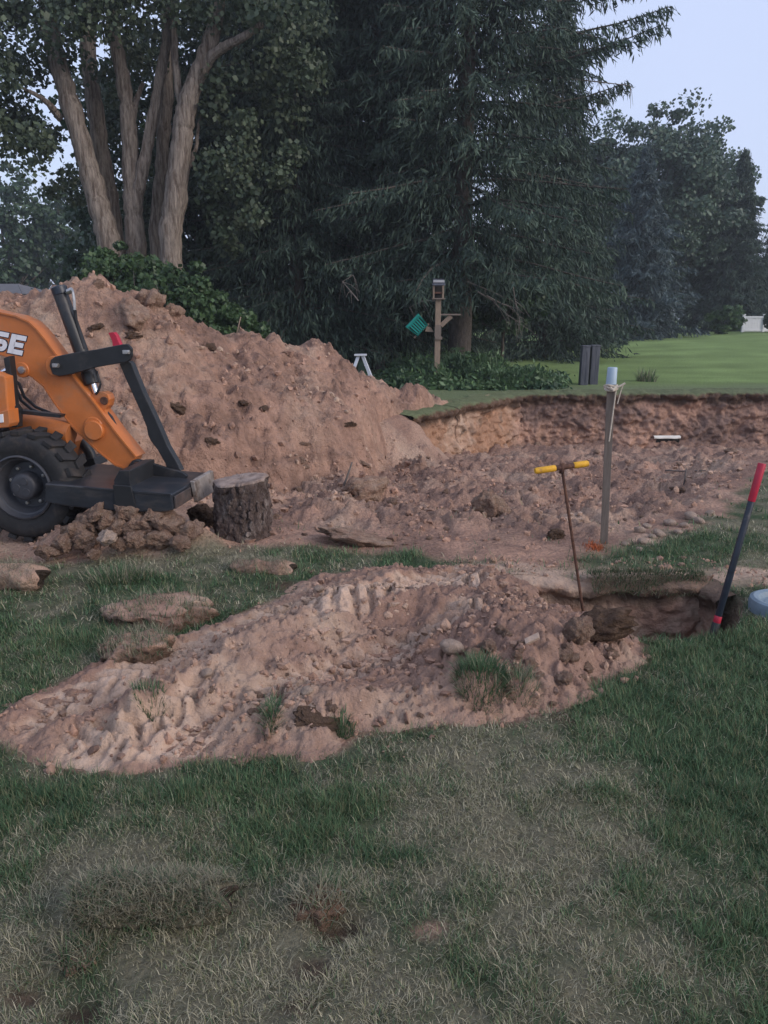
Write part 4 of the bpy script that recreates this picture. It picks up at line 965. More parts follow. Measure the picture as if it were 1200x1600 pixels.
# white cigarette sized stick, metal shard, orange marking paint, broken pipe
q = hit(558, 1096); setp(MB().tube([q+Vector((-.018, .008, .012)), q+Vector((.018, -.01, .008))], .0055, 10).build('paper_stick', M_paper), 'small white paper stick lying on the front of the mound', 'litter')
q = hit(833, 1010); setp(MB().prism([q+Vector((-.035, .0, .012)), q+Vector((.03, .02, .035)), q+Vector((.036, .03, .022)), q+Vector((-.022, .012, .0))], (0, .03, .012)).build('wood_chip', M_rock, bev=.002), 'pale split chip on the right lobe of the mound', 'wood chip')
q = hit(930, 856); r = np.random.default_rng(3); n = 170
x = q.x+r.normal(0, .03, n); y = q.y+r.normal(0, .05, n)
v, q_, t, c_ = blades(np.column_stack([x, y, surf_v(x, y)]), r.random(n)*6.28, r.normal(1.1, .3, n), .02+.035*r.random(n), np.full(n, .006), np.tile([.5, .14, .05], (n, 1))*(.6+.5*r.random((n, 1))), 2)
setp(obj('marking_paint', v, [q_, t], M_grass, cols=c_), 'orange sprayed marking on grass at the foot of the stake', 'paint mark', kind='stuff')
pp = at(1040, 682, 16.42); rootP = empty('broken_pipe', pp, 'broken white pipe end sticking out of the far pit wall', 'pipe')
V = []; F = []; n = 16
for i, f in enumerate(np.linspace(-.30, .30, 13)):
    for s, rr in ((0, .11), (1, .098)):
        for k in range(n+1):
            th = pi*(.08+.84*k/n); e = (.8+.3*float(pn(np.array([f*9]), np.array([k*.4]), 3))) if k in (0, 1, n, n-1) else 1
            V.append((pp.x+f, pp.y-.05+.0*s-cos(th)*rr*e*.9+.05*f, pp.z+sin(th)*rr*.75-.05+.0*f))
m_ = n+1
for i in range(12):
    for s in (0, 1):
        for k in range(n):
            o = i*2*m_+s*m_+k; F.append((o, o+1, o+1+2*m_, o+2*m_))
obj('shell', np.array(V), np.array(F), M_pipe, rootP)
MB().tube([pp+Vector((-.22, .0, -.07)), pp+Vector((.3, .02, -.07))], .075, 14).build('dark_lining', M_dark, rootP)
def stick(pts, r, label, m=M_wood, name='stick'):
    return setp(MB().tube(pts, [r*(1-.5*k/(len(pts)-1)) for k in range(len(pts))], 6).build(name, m), label, 'stick')
q = hit(368, 522); stick([q-Vector((0, 0, .05)), q+Vector((.08, 0, .22))], .012, 'thin broken stick poking up from the heap crest')
q = hit(538, 760); stick([q-Vector((.03, 0, .05)), q+Vector((.03, 0, .1)), q+Vector((.09, .02, .27))], .016, 'pale root sticking up at the foot of the heap in the pit', M_twig, 'root')
q = hit(1040, 738); q2 = hit(1088, 742); stick([q+Vector((0, 0, .03)), (q+q2)/2+Vector((0, 0, .03)), q2+Vector((.1, 0, .05))], .012, 'long thin root lying across the far pit floor', M_twig, 'root')
q = hit(1069, 755); stick([q-Vector((0, 0, .02)), q+Vector((.0, -.02, .17))], .012, 'short pale root standing near the far pit wall', M_twig, 'root')

# ------------------------------------------------------------------ things beyond the pit
def gat(px, py, Y): q = at(px, py, Y); return Vector((q.x, Y, gz(q.x, Y)))
Yf = 17.9; f0 = gat(683, 560, Yf); zt = at(683, 468, Yf).z
rootF = empty('bird_feeder_post', f0, 'wooden post with bird feeder house, side arm and bracket by the spruce', 'bird feeder')
MB().box((f0.x, Yf, (zt+f0.z-.1)/2), (.13, .12, zt-f0.z+.1)).build('post', M_wood, rootF, bev=.006)
zz = at(683, 520, Yf).z
MB().box((f0.x-.0, Yf-.075, zz+.03), (.15, .03, .3)).box((f0.x+.02, Yf-.08, zz-.12), (.17, .05, .07)).build('splice_plate', M_greywood, rootF, bev=.004)
MB().box((f0.x, Yf, zt+.015), (.30, .28, .03)).build('feeder_floor', M_greywood, rootF, bev=.003)
for sx in (-.11, .11):
    for sy in (-.10, .10): MB().box((f0.x+sx, Yf+sy, zt+.17), (.03, .03, .28)).build('feeder_post', M_wood, rootF)
MB().box((f0.x, Yf+.1, zt+.17), (.18, .02, .28)).build('feeder_back', M_dark, rootF)
MB().box((f0.x, Yf, zt+.15), (.18, .16, .04)).build('feeder_tray', M_rust, rootF)
MB().prism([(f0.x-.15, Yf-.18, zt+.31), (f0.x+.15, Yf-.18, zt+.31), (f0.x+.12, Yf, zt+.45), (f0.x-.12, Yf, zt+.45)], (0, .02, .02)).prism([(f0.x-.15, Yf+.18, zt+.31), (f0.x+.15, Yf+.18, zt+.31), (f0.x+.12, Yf, zt+.45), (f0.x-.12, Yf, zt+.45)], (0, -.02, .02)).build('feeder_roof', M_ped, rootF)
MB().box((f0.x, Yf-.12, zt+.40), (.25, .03, .05)).build('roof_trim', M_steel, rootF)
k0, k1 = at(688, 491, Yf), at(720, 492, Yf)
MB().box((k0+k1)/2, (k1.x-k0.x, .1, .035)).build('side_arm', M_greywood, rootF)
a, b = at(689, 509, Yf), at(705, 494, Yf); d = (b-a).normalized()
slat(a, b, .1, .05, M_wood, 'arm_brace', rootF)
a, b = at(679, 518, Yf), at(662, 511, Yf)
MB().prism([at(678, 519, Yf), at(664, 518, Yf), at(667, 510, Yf), at(673, 511, Yf)], (0, .06, 0)).build('bracket', M_wood, rootF, bev=.004)
a, b = at(648, 529, Yf), at(671, 507, Yf); d = (b-a).normalized(); nn = Vector((-d.z, 0, d.x))
MB().prism([a, b, b+nn*.04, a+nn*.04], (0, .2, 0)).build('tray_board', M_wood, rootF, bev=.004)
rootG = empty('green_basket', (a+b)/2, 'teal plastic slotted basket tilted on the feeder post bracket', 'basket')
c0, c1 = at(652, 526, Yf-.05), at(668, 509, Yf-.05); ax = (c1-c0).normalized(); nn = Vector((-ax.z, 0, ax.x))
W0 = (c1-c0).length*1.1; Hh = .30
B = MB()
for k in range(7):                                          # slotted side walls
    o = c0+ax*(W0*(k+.1)/7); B.prism([o, o+ax*W0/7*.62, o+ax*(W0/7*.62+.02*(k-3)*.4)+nn*Hh, o+ax*(.02*(k-3)*.4)+nn*Hh], (0, .012, 0)); B.prism([o+Vector((0, .34, 0)), o+ax*W0/7*.62+Vector((0, .34, 0)), o+ax*W0/7*.62+nn*Hh+Vector((0, .38, 0)), o+nn*Hh+Vector((0, .38, 0))], (0, .012, 0))
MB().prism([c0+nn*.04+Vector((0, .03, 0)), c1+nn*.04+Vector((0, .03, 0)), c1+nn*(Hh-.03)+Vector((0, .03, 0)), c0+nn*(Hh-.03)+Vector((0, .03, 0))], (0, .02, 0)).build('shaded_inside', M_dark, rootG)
B.prism([c0, c1+ax*.03, c1+ax*.03+nn*.03, c0+nn*.03], (0, .34, 0)); B.build('slats', M_teal, rootG)
MB().prism([c0-ax*.03+nn*Hh, c1+ax*.05+nn*Hh, c1+ax*.05+nn*(Hh+.05), c0-ax*.03+nn*(Hh+.05)], (0, .38, 0)).build('rim', M_teal, rootG, bev=.01)
MB().prism([c0+nn*.02, c0+nn*Hh, c0+nn*Hh+ax*.02, c0+nn*.02+ax*.02], (0, .34, 0)).prism([c1+nn*.02, c1+nn*Hh, c1+nn*Hh+ax*.02, c1+nn*.02+ax*.02], (0, .34, 0)).prism([c0+nn*.03+Vector((0, .2, 0)), c1+nn*.03+Vector((0, .2, 0)), c1+nn*Hh+Vector((0, .2, 0)), c0+nn*Hh+Vector((0, .2, 0))], (0, .01, 0)).build('end_panels', M_teal, rootG)

Yl = 15.9; lt = at(563, 556, Yl); lg = gz(lt.x, Yl)
rootSL = empty('step_ladder', (lt.x, Yl, lg), 'small aluminium step ladder standing open behind the dirt heap', 'step ladder')
for sx, n_ in ((-.34, 'leg'), (.36, 'leg')):
    for dy in (0, .32): slat(Vector((lt.x+sx*1.0, Yl+dy-.03*(dy == 0), lg)), Vector((lt.x+sx*.12, Yl+.1+dy*.4, lt.z)), .065, .03, M_ladder, n_, rootSL)
MB().box((lt.x, Yl+.16, lt.z+.012), (.26, .3, .035)).build('top_cap', M_ladder, rootSL, bev=.005)
for k in range(1, 4):
    f = k/4; x_ = .36+(.04-.36)*f; MB().box((lt.x+x_*.95, Yl+.17, lg+(lt.z-lg)*f), (.07, .30-.1*f, .02)).build('step', M_ladder, rootSL)
MB().box((lt.x+.02, Yl+.18, lg+.36), (.14, .02, .66)).build('tread_panel', M_gplastic, rootSL)

for k, (px, wv, lb) in enumerate(((911, .19, 'left dark grey utility pedestal of the pair on the far lawn'), (926, .20, 'right dark grey utility pedestal of the pair on the far lawn'))):
    g0 = gat(px, 600, 18.2+.12*k); ht = .95
    rr = empty('utility_pedestal', g0, lb, 'utility box', 'utility pedestals on the far lawn')
    MB().box(g0+Vector((0, 0, ht/2-.05)), (wv, .2, ht)).build('housing', M_ped, rr, bev=.012)
    MB().box(g0+Vector((0, 0, ht-.03)), (wv+.02, .22, .04)).build('cap', M_ped, rr, bev=.008)
    MB().box(g0+Vector((.03, -.104, ht*.45)), (.03, .012, ht*.8)).build('hinge_strip', M_ped, rr)

fy = 47.0; fa = gat(1159, 520, fy); fb_ = gat(1260, 520, fy)
rootFn = empty('white_fence', fa, 'white vinyl privacy fence on the far lawn crest', 'fence')
ft = at(1160, 494, fy).z-fa.z; n = 22; dx = (fb_.x-fa.x)/n
for k in range(n):
    x = fa.x+dx*(k+.5); z0 = gz(x, fy)
    MB().box((x, fy, z0+ft*.5), (dx*.93, .03, ft*.96)).build('picket', M_white, rootFn)
for k in range(0, n+1, 7):
    x = fa.x+dx*k; z0 = gz(x, fy); MB().box((x, fy-.02, z0+ft*.53), (.13, .13, ft*1.06)).box((x, fy-.02, z0+ft*1.09), (.17, .17, .06)).build('fence_post', M_white, rootFn, bev=.01)
MB().box(((fa.x+fb_.x)/2, fy-.03, fa.z+ft*.95), (fb_.x-fa.x, .05, .1)).box(((fa.x+fb_.x)/2, fy-.03, fa.z+.12), (fb_.x-fa.x, .05, .1)).build('rail', M_white, rootFn)

# distant house roof behind the heap
hp = at(8, 452, 42); rootH = empty('house', (hp.x, 42, 0), 'low grey shingled house roof far behind the heap', 'house')
zr = at(20, 443, 42).z; ze = at(20, 462, 42).z; x0_, x1_ = at(-260, 450, 42).x, at(47, 460, 42).x
MB().prism([(x0_, 41, ze), (x1_, 41, ze), (x1_-1.6, 44, zr), (x0_, 44, zr)], (0, .05, .08)).prism([(x0_, 47, ze), (x1_, 47, ze), (x1_-1.6, 44, zr), (x0_, 44, zr)], (0, -.05, .08)).prism([(x1_, 41, ze), (x1_, 47, ze), (x1_-1.6, 44, zr)], (.05, 0, .08)).build('roof', M_roof, rootH)
MB().box(((x0_+x1_)/2-.3, 44, ze/2-.05), (x1_-x0_-.9, 5, ze)).build('wall', M_siding, rootH)
MB().box((x1_-2.2, 41.47, ze*.55), (1.1, .06, .9)).build('window', M_dark, rootH)

# ------------------------------------------------------------------ trees
def quads(P, A, B, C, fold=.0):
    """leaf diamonds: centre P, half axes A (long) and B (wide)"""
    n = len(P); V = np.stack([P-A, P+B-A*.1, P+A, P-B-A*.1], 1)
    return V.reshape(-1, 3), (np.arange(n)*4)[:, None]+np.arange(4)[None, :], np.repeat(C, 4, 0)
def unit(v): return v/(np.linalg.norm(v, axis=1)[:, None]+1e-9)
def leaves(centres, rad, per, size, c1, c2, seed, asp=.42, droop=.5):
    r = np.random.default_rng(seed); K = len(centres); n = K*per
    cc = np.repeat(np.array(centres), per, 0); rr = np.repeat(np.array(rad), per)
    D = unit(r.normal(size=(n, 3))); q = r.random(n)**.45
    P = cc+D*np.array([1, 1, .72])*(rr*q)[:, None]+np.array([0, 0, -.1])*rr[:, None]
    A = r.normal(size=(n, 3)); A[:, 2] -= droop*1.3; A = unit(A)
    N = unit(D*.6+r.normal(size=(n, 3))*.6+np.array([0, -.2, .5])); B = unit(np.cross(A, N))
    s = size*(.6+.8*r.random(n)); bright = np.repeat(r.random(K), per)
    C = c1+(c2-c1)*np.clip(.55*bright+.45*r.random(n), 0, 1)[:, None]; C = C*(.75+.5*r.random((n, 1)))
    return quads(P, A*(s/2)[:, None], B*(s*asp)[:, None], C)
def limb(mb, pts, r0, r1, n=10, wob=0, seed=0):
    P = []; m_ = len(pts)
    r = np.random.default_rng(seed)
    # catmull-rom through the points
    pts = [Vector(p) for p in pts]; ext = [pts[0]*2-pts[1]]+pts+[pts[-1]*2-pts[-2]]
    for i in range(len(pts)-1):
        p0, p1, p2, p3 = ext[i:i+4]; S = 7
        for k in range(S):
            t = k/S; P.append(.5*((2*p1)+(p2-p0)*t+(2*p0-5*p1+4*p2-p3)*t*t+(3*p1-p0-3*p2+p3)*t**3))
    P.append(pts[-1]); K = len(P)
    if wob: P = [p+Vector((r.normal()*wob, r.normal()*wob, 0)) if 0 < i < K-1 else p for i, p in enumerate(P)]
    mb.tube(P, [(r0+(r1-r0)*i/(K-1))*(1+.05*r.normal()) for i in range(K)], n)
COT1 = np.array([.034, .056, .03]); COT2 = np.array([.105, .135, .08])
BRD1 = np.array([.028, .055, .03]); BRD2 = np.array([.068, .115, .055])
def tree(name, base, label, cat='tree', group=None): return empty(name, base, label, cat, group)

# cottonwood stems behind the heap, each a tree of its own
def cotton(base_px, Y, path, r0, r1, label, branches=(), clumps=(), seed=1, per=135):
    b = at(*base_px, Y); base = Vector((b.x, Y, gz(b.x, Y)))
    t = tree('cottonwood_tree', base, label)
    mb = MB(); pts = [base+Vector((0, 0, -.2))]+[at(px, py, Y+dy) for px, py, dy in path]
    limb(mb, pts, r0*1.08, r1, 16, .012, seed)
    for (pa, ra, rb) in branches: limb(mb, [at(px, py, Y+dy) for px, py, dy in pa], ra, rb, 10, .01, seed+3)
    mb.build('trunk', M_bark, t)
    cs = [at(px, py, Y+dy)[:] for px, py, dy, rr in clumps]; rs = [rr for *_, rr in clumps]
    r = np.random.default_rng(seed+9); top = pts[-1]
    for k in range(30):                                      # the crown above the picture
        d = r.normal(size=3); d /= np.linalg.norm(d)
        cs.append((top.x+d[0]*3.0, top.y+d[1]*2.6, max(9.6, top.z+3.0+d[2]*3.2))); rs.append(.75+.5*r.random())
    V, F, C = leaves(cs, rs, per, .125, COT1, COT2, seed)
    o = obj('crown', V, F, M_leaf, t, smooth=False, cols=C); o['kind'] = 'stuff'
    return t
R_ = random.Random(4)
def rclump(x0, x1, y0, y1, n, d0, d1, r0, r1):
    return [(R_.uniform(x0, x1), R_.uniform(y0, y1), R_.uniform(d0, d1), R_.uniform(r0, r1)) for _ in range(n)]
cotton((182, 430), 20.0, [(172, 400, 0), (160, 340, 0), (138, 260, 0), (112, 170, 0), (88, 90, .1), (74, 20, .2), (60, -120, .3)], .28, .18, 'leaning cottonwood trunk leftmost of the pale trunks behind the heap',
       [([(95, 185, 0), (78, 165, -.3), (60, 150, -.5), (30, 135, -.7)], .10, .03)],
       rclump(-60, 110, -20, 100, 26, -1.5, 1.2, .5, .85)+rclump(-80, 60, 90, 265, 30, -1, 1.5, .4, .65)+rclump(40, 210, -60, 40, 14, -2, 0, .5, .8)+rclump(70, 130, 230, 330, 4, 1, 2, .3, .5)+rclump(0, 90, 150, 230, 5, 0, 1.5, .3, .5), 901)
cotton((215, 410), 20.4, [(212, 380, 0), (207, 300, 0), (203, 220, 0), (196, 150, 0), (186, 90, 0), (176, 30, 0), (170, -120, 0)], .25, .12, 'rough barked cottonwood trunk in the middle forking low beside the paler stem',
       [([(207, 345, -.05), (222, 270, -.1), (238, 190, -.1), (252, 110, -.15), (262, 50, -.2), (266, -40, -.2)], .17, .10), ([(206, 195, 0), (212, 160, .2), (224, 130, .3)], .1, .05)],
       rclump(120, 300, -60, 35, 16, -1.6, .6, .5, .8)+rclump(160, 250, 30, 110, 5, 1.2, 2.4, .4, .6), 902)
cotton((268, 440), 19.6, [(266, 400, 0), (272, 320, 0), (283, 230, 0), (292, 165, 0), (312, 110, 0), (330, 60, 0), (342, 0, 0), (352, -120, 0)], .29, .14, 'broad pale cottonwood trunk rightmost behind the heap with bare side branch',
       [([(318, 105, -.05), (340, 80, -.2), (372, 62, -.4), (400, 45, -.5), (424, 25, -.6)], .13, .06), ([(288, 190, .1), (276, 120, .2), (272, 60, .3), (268, -30, .4)], .10, .07), ([(296, 260, .2), (306, 230, .4), (312, 180, .7)], .06, .03)],
       rclump(260, 480, -60, 30, 18, -1.8, .4, .5, .8)+rclump(325, 490, 90, 300, 30, -.2, 1.6, .4, .7)+rclump(310, 400, 270, 390, 9, 0, 1.2, .35, .55)+rclump(420, 500, 30, 140, 7, 0, 1.5, .4, .6)+rclump(330, 380, 120, 200, 4, .3, 1.2, .3, .45), 903)
cotton((185, 420), 22.5, [(180, 380, 0), (165, 280, 0), (150, 180, 0), (138, 80, 0), (130, -100, 0)], .27, .18, 'dark shaded cottonwood trunk standing behind the two left pale trunks', (),
       rclump(60, 200, -40, 60, 10, -.5, 1.5, .5, .8)+rclump(120, 320, 20, 400, 34, 1, 3.5, .5, .8), 904, 130)
cotton((250, 420), 22.2, [(245, 380, 0), (250, 300, 0), (256, 200, 0), (262, 120, 0), (258, -100, 0)], .2, .14, 'dark cottonwood trunk half hidden between middle and right trunks', (),
       rclump(180, 420, 20, 420, 44, 1, 4, .5, .9), 905, 130)

# spruces
SPR1 = np.array([.028, .046, .036]); SPR2 = np.array([.085, .125, .088]); BLU1 = np.array([.045, .07, .068]); BLU2 = np.array([.11, .145, .15])
def spruce_data(H, Rad, r0, start, seed, c1, c2, dens=1., hang=.9, zmax=None, slen=.235, pw=.75, up=0.0, gap=.40, mseg=6, fill=1., longb=()):
    r = np.random.default_rng(seed); mb = MB()
    limb(mb, [(0, 0, -.2), (0, 0, H*.3), (.05, 0, H*.65), (0, 0, H)], r0, .03, 12, .01, seed)
    PP, AA, BB, CC = [], [], [], []
    z = start; bl = []
    while z < (zmax or H)-.3:
        nb = r.integers(4, 7); a0 = r.random()*6.28
        for k in range(nb):
            L = Rad*max(.03, (1-(z/H)))**pw*(.5+.62*r.random()); z_ = z+r.normal(0, .26); az = a0+2*pi*k/nb+r.normal(0, .25)
            if L < .15: continue
            d = np.array([cos(az), sin(az), 0.]); s_ = np.array([-sin(az), cos(az), 0.])
            dr = .28+.16*r.random()-up
            f = lambda t: np.array([0, 0, z_])+d*L*t+np.array([0, 0, 1.])*L*(.12*t-dr*1.5*t*t+.38*dr*2*t**3)+s_*L*.06*sin(t*3+k)
            pts = [f(t) for t in (0, .25, .5, .75, 1)]
            mb.tube([Vector(p) for p in pts], [r0*.11*(1-.8*t)*min(1, L/2.5)+.006 for t in (0, .25, .5, .75, 1)], 4, cap=False)
            m_ = max(4, int(L/.10*dens)); ts = .12+.88*((np.arange(m_)+r.random(m_))/m_)
            tone = r.random()
            for t in ts:
                p = f(t)
                for sd_ in (-1, 1):
                    bl.append((p, d, s_*sd_, (.28+.5*(1-t))*min(1, L/1.6)*(.5+.9*r.random()), t, tone))
        z += gap*(.7+.6*r.random())
    for zz, az, L in longb:
        d = np.array([cos(az), sin(az), 0.]); s_ = np.array([-sin(az), cos(az), 0.])
        f = lambda t: np.array([0, 0, zz])+d*L*t+np.array([0, 0, 1.])*L*(-.10*t+.24*t*t)+s_*L*.05*sin(t*3+zz)
        mb.tube([Vector(f(t)) for t in (0, .25, .5, .75, 1)], [.05, .04, .03, .02, .008], 5, cap=False)
        m_ = int(L/.07); ts = .15+.85*((np.arange(m_)+r.random(m_))/m_)
        for t in ts:
            for sd_ in (-1, 1): bl.append((f(t), d, s_*sd_, (.25+.5*(1-t))*(.6+.8*r.random()), t, r.random()))
    n = len(bl); P0 = np.array([b[0] for b in bl], np.float32).astype(float); D = np.array([b[1] for b in bl]); S = np.array([b[2] for b in bl]); LL = np.array([b[3] for b in bl]); TT = np.array([b[4] for b in bl]); TN = np.array([b[5] for b in bl])
    ang = r.uniform(.5, 1.1, n); dirv = unit(D*np.cos(ang)[:, None]+S*np.sin(ang)[:, None]+np.array([0, 0, -1.])*(hang*(.35+.9*r.random(n)))[:, None])
    m_ = mseg
    for j in range(m_):
        q = (j+r.random(n))/m_
        P = P0+dirv*(LL*q)[:, None]+np.array([0, 0, -.12])*(LL*q*q*hang)[:, None]+r.normal(0, .018, (n, 3))
        A = unit(dirv+r.normal(0, .45, (n, 3))+np.array([0, 0, -.25*hang]))
        B = unit(np.cross(A, r.normal(size=(n, 3)))); sl_ = slen*(.6+.7*r.random(n))
        C = c1+(c2-c1)*np.clip(.15+.35*TN+.4*q*TT+.3*r.normal(size=n), 0, 1)[:, None]
        PP.append(P); AA.append(A*(sl_/2)[:, None]); BB.append(B*(sl_*.085)[:, None]); CC.append(C)
    nf = int(fill*4500); hz_ = start+((zmax or H)-start)*r.random(nf)**1.25; fr = Rad*(1-hz_/H)**pw*(.3+.6*r.random(nf)**.7); aa = r.random(nf)*2*pi
    lobes = .72+.38*fb(aa*2.2, hz_*1.1, 3, seed); fr = fr*lobes
    for j in range(5):
        P = np.stack([fr*np.cos(aa), fr*np.sin(aa), hz_-.22*fr], 1)+r.normal(0, .10, (nf, 3))+np.array([0, 0, -.09*j])
        A = unit(np.stack([np.cos(aa)*.5, np.sin(aa)*.5, -np.ones(nf)*(.3+.6*hang)], 1)+r.normal(0, .5, (nf, 3))); B = unit(np.cross(A, r.normal(size=(nf, 3)))); sl_ = slen*(.6+.8*r.random(nf))
        PP.append(P); AA.append(A*(sl_/2)[:, None]); BB.append(B*(sl_*.085)[:, None]); CC.append(c1+(c2-c1)*np.clip(.3+.35*fb(aa*2, hz_*.8, 3, seed+2)+.3*r.normal(size=nf), 0, 1)[:, None])
    V, F, C = quads(np.concatenate(PP), np.concatenate(AA), np.concatenate(BB), np.concatenate(CC))
    return mb, V, F, C
def spruce(px, Y, label, data, rot=0, sc=1., group=None, meshes=None, name='spruce_tree'):
    b = at(px, 500, Y); base = Vector((b.x, Y, gz(b.x, Y)))
    t = empty(name, base, label, 'tree', group); t.rotation_euler = (0, 0, rot); t.scale = (sc, sc, sc)
    if meshes is None:
        mb, V, F, C = data; o1 = mb.build('trunk', M_sbark); o2 = obj('crown', V, F, M_needle, smooth=False, cols=C); o2['kind'] = 'stuff'
        for o in (o1, o2): o.parent = t
        return t, (o1, o2)
    for q in meshes:
        o = q.copy(); col.objects.link(o); o.parent = t
    return t, meshes
main, mm = spruce(719, 22.0, 'tall spruce with bare lower trunk behind the bird feeder', spruce_data(20, 5.2, .36, 2.5, 31, SPR1, SPR2, 1.1, 1.1, zmax=12.5, gap=.34, longb=((8.7, -.55, 5.3), (8.0, -.75, 4.9), (9.5, -.5, 4.9), (7.2, -.4, 4.6), (8.4, -.3, 4.6))), rot=.6)
_, mA = spruce(465, 23.0, 'dark drooping spruce beside the cottonwoods, left of the dense pair', spruce_data(18, 4.1, .26, .9, 32, SPR1*.95, SPR2*.95, .95, 1.25, zmax=12), rot=.3)
spruce(590, 24.0, 'dark dense spruce directly behind the step ladder', None, rot=2.1, sc=1.05, meshes=mA)
spruce(520, 26.0, 'shaded spruce farther back between the two dark front spruces', None, rot=4.0, sc=1.1, meshes=mA)
spruce(400, 27.0, 'shaded spruce farther back behind the cottonwood leaves', None, rot=5.2, sc=1.1, meshes=mA)
spruce(640, 28.0, 'shaded spruce farther back left of the bare spruce trunk', None, rot=1.2, sc=1.0, meshes=mA)
spruce(850, 30.0, 'shaded spruce behind the low leafy tree right of the bare trunk', spruce_data(13.5, 4.4, .2, .5, 36, SPR1, SPR2, .7, 1.0, slen=.28), rot=1.2)
spruce(990, 44.0, 'silvery blue spruce on the far side of the lawn', spruce_data(10.2, 4.2, .2, .3, 33, BLU1, BLU2, .85, .6, slen=.36, pw=.8, up=.08, gap=.40), rot=.4, name='blue_spruce')
_, mB = spruce(1135, 52.0, 'dark full spruce at the right beside the white fence', spruce_data(11.2, 4.2, .2, .2, 34, SPR1, SPR2*.95, .8, .7, slen=.38, pw=.8, up=.05, gap=.42), rot=.9)
spruce(905, 36.0, 'dark low spruce in front of the blue spruce', None, rot=2.4, sc=.66, meshes=mB)
spruce(1210, 56.0, 'dark spruce at the right picture edge behind the fence', None, rot=3.6, sc=.88, meshes=mB)
spruce(55, 44.0, 'small pale conifer far behind the heap at left', None, rot=1.6, sc=.28, meshes=mB)

# dead twigs low on the tall spruce
for k, (pts, lb) in enumerate((([(745, 455), (770, 470), (790, 490), (805, 500), (818, 510)], 0), ([(760, 462), (785, 475), (800, 480), (812, 495)], 0), ([(800, 440), (805, 470), (812, 500)], 0), ([(730, 440), (760, 452), (800, 470)], 0), ([(690, 470), (660, 470), (640, 480)], 0), ([(735, 140), (800, 128), (880, 122), (935, 128), (985, 134)], 0), ([(560, 470), (548, 455), (535, 440), (552, 430)], 0))):
    P = [at(px, py, 19.6+.1*i if k not in (5,) else 22-.05*i) for i, (px, py) in enumerate(pts)]
    mb = MB(); mb.tube(P, [(.035 if k == 5 else .02)*(1-.75*i/(len(P)-1)) for i in range(len(P))], 5)
    for i in range(1, len(P)):
        for s in range(3):
            d = Vector((random.uniform(-.2, .45), random.uniform(-.2, .2), random.uniform(-.5, .1))); mb.tube([P[i], P[i]+d*.5, P[i]+d+Vector((0, 0, -.1))], [.008, .006, .003], 4)
    o = mb.build('dead_branch', M_twig); o.parent = main; o.matrix_parent_inverse = (Matrix.Translation(main.location) @ Matrix.Rotation(.6, 4, 'Z')).inverted()
    o['label'] = 'bare grey dead branch'

# broadleaf trees and shrubs
def broad(px, Y, H, W, z0, label, seed, c1=BRD1, c2=BRD2, nclump=120, per=90, size=.25, trunk_r=.2, name='leafy_tree', cat='tree', lean=0, group=None, D=None, rscale=1., shape=.75):
    b = at(px, 500, Y); base = Vector((b.x, Y, gz(b.x, Y))); r = np.random.default_rng(seed)
    t = empty(name, base, label, cat, group); mb = MB()
    zc = (H+z0)/2; D = D or W*.8
    limb(mb, [base+Vector((0, 0, -.2)), base+Vector((.05, 0, z0+(H-z0)*.3)), base+Vector((lean, 0, H*.85))], trunk_r, trunk_r*.15, 10, .02, seed)
    cs, rs = [], []
    for k in range(nclump):
        d = r.normal(size=3); d /= np.linalg.norm(d); q = r.random()**.33*(.8+.3*r.random())
        f = d[2]*q; ww = 1 if f > 0 else shape+(1-shape)*(1+f)
        p = base+Vector((d[0]*q*W/2*ww, d[1]*q*D/2*ww, zc+f*(H-z0)/2)); cs.append(p[:]); rs.append(rscale*W*.10*(.6+.8*r.random()))
        if k % 4 == 0: mb.tube([base+Vector((0, 0, z0+(p.z-base.z-z0)*.4)), p], [trunk_r*.3, .01], 5, cap=False)
    V, F, C = leaves(cs, rs, per, size, c1, c2, seed+1)
    mb.build('trunk', M_sbark if cat == 'tree' else M_twig, t); o = obj('crown', V, F, M_leaf, t, smooth=False, cols=C); o['kind'] = 'stuff'
    return t
broad(1000, 52, 14.5, 11, 2.5, 'tall rounded leafy tree behind the blue spruce', 41, c1=np.array([.042, .07, .048]), c2=np.array([.095, .145, .095]), nclump=300, per=150, size=.24, rscale=.9)  # this crown and the next two lightened and cooled to paint in haze
broad(1085, 56, 13.0, 7.5, 2, 'leafy tree right of the tall rounded one behind the dark spruce', 42, c1=np.array([.042, .07, .048]), c2=np.array([.095, .145, .095]), nclump=240, per=150, size=.24)
broad(890, 54, 13.0, 8, 2, 'leafy tree left of the tall rounded one behind the big spruce', 43, c1=np.array([.042, .07, .048]), c2=np.array([.095, .145, .095]), nclump=180, per=130, size=.25)
broad(785, 23.5, 3.6, 3.1, .9, 'low dark leafy tree beside the bare spruce trunk', 44, nclump=90, per=80, size=.14, trunk_r=.06, c2=np.array([.05, .095, .036]))
for k, (px, Y, H, W, lb) in enumerate(((20, 55, 12.0, 8, 'far leafy tree at the left picture edge behind the heap'), (110, 60, 11.5, 8, 'far leafy tree between the left edge and the pale trunks'), (-60, 50, 9, 7, 'far leafy tree beyond the left picture edge'), (95, 46, 2.6, 2.4, 'dark purple leaved small tree far behind the heap'))):
    broad(px, Y, H, W, .8, lb, 50+k, nclump=110, per=60, size=.34, c1=BRD1 if k < 3 else np.array([.03, .02, .025]), c2=BRD2*.9 if k < 3 else np.array([.06, .035, .045]))
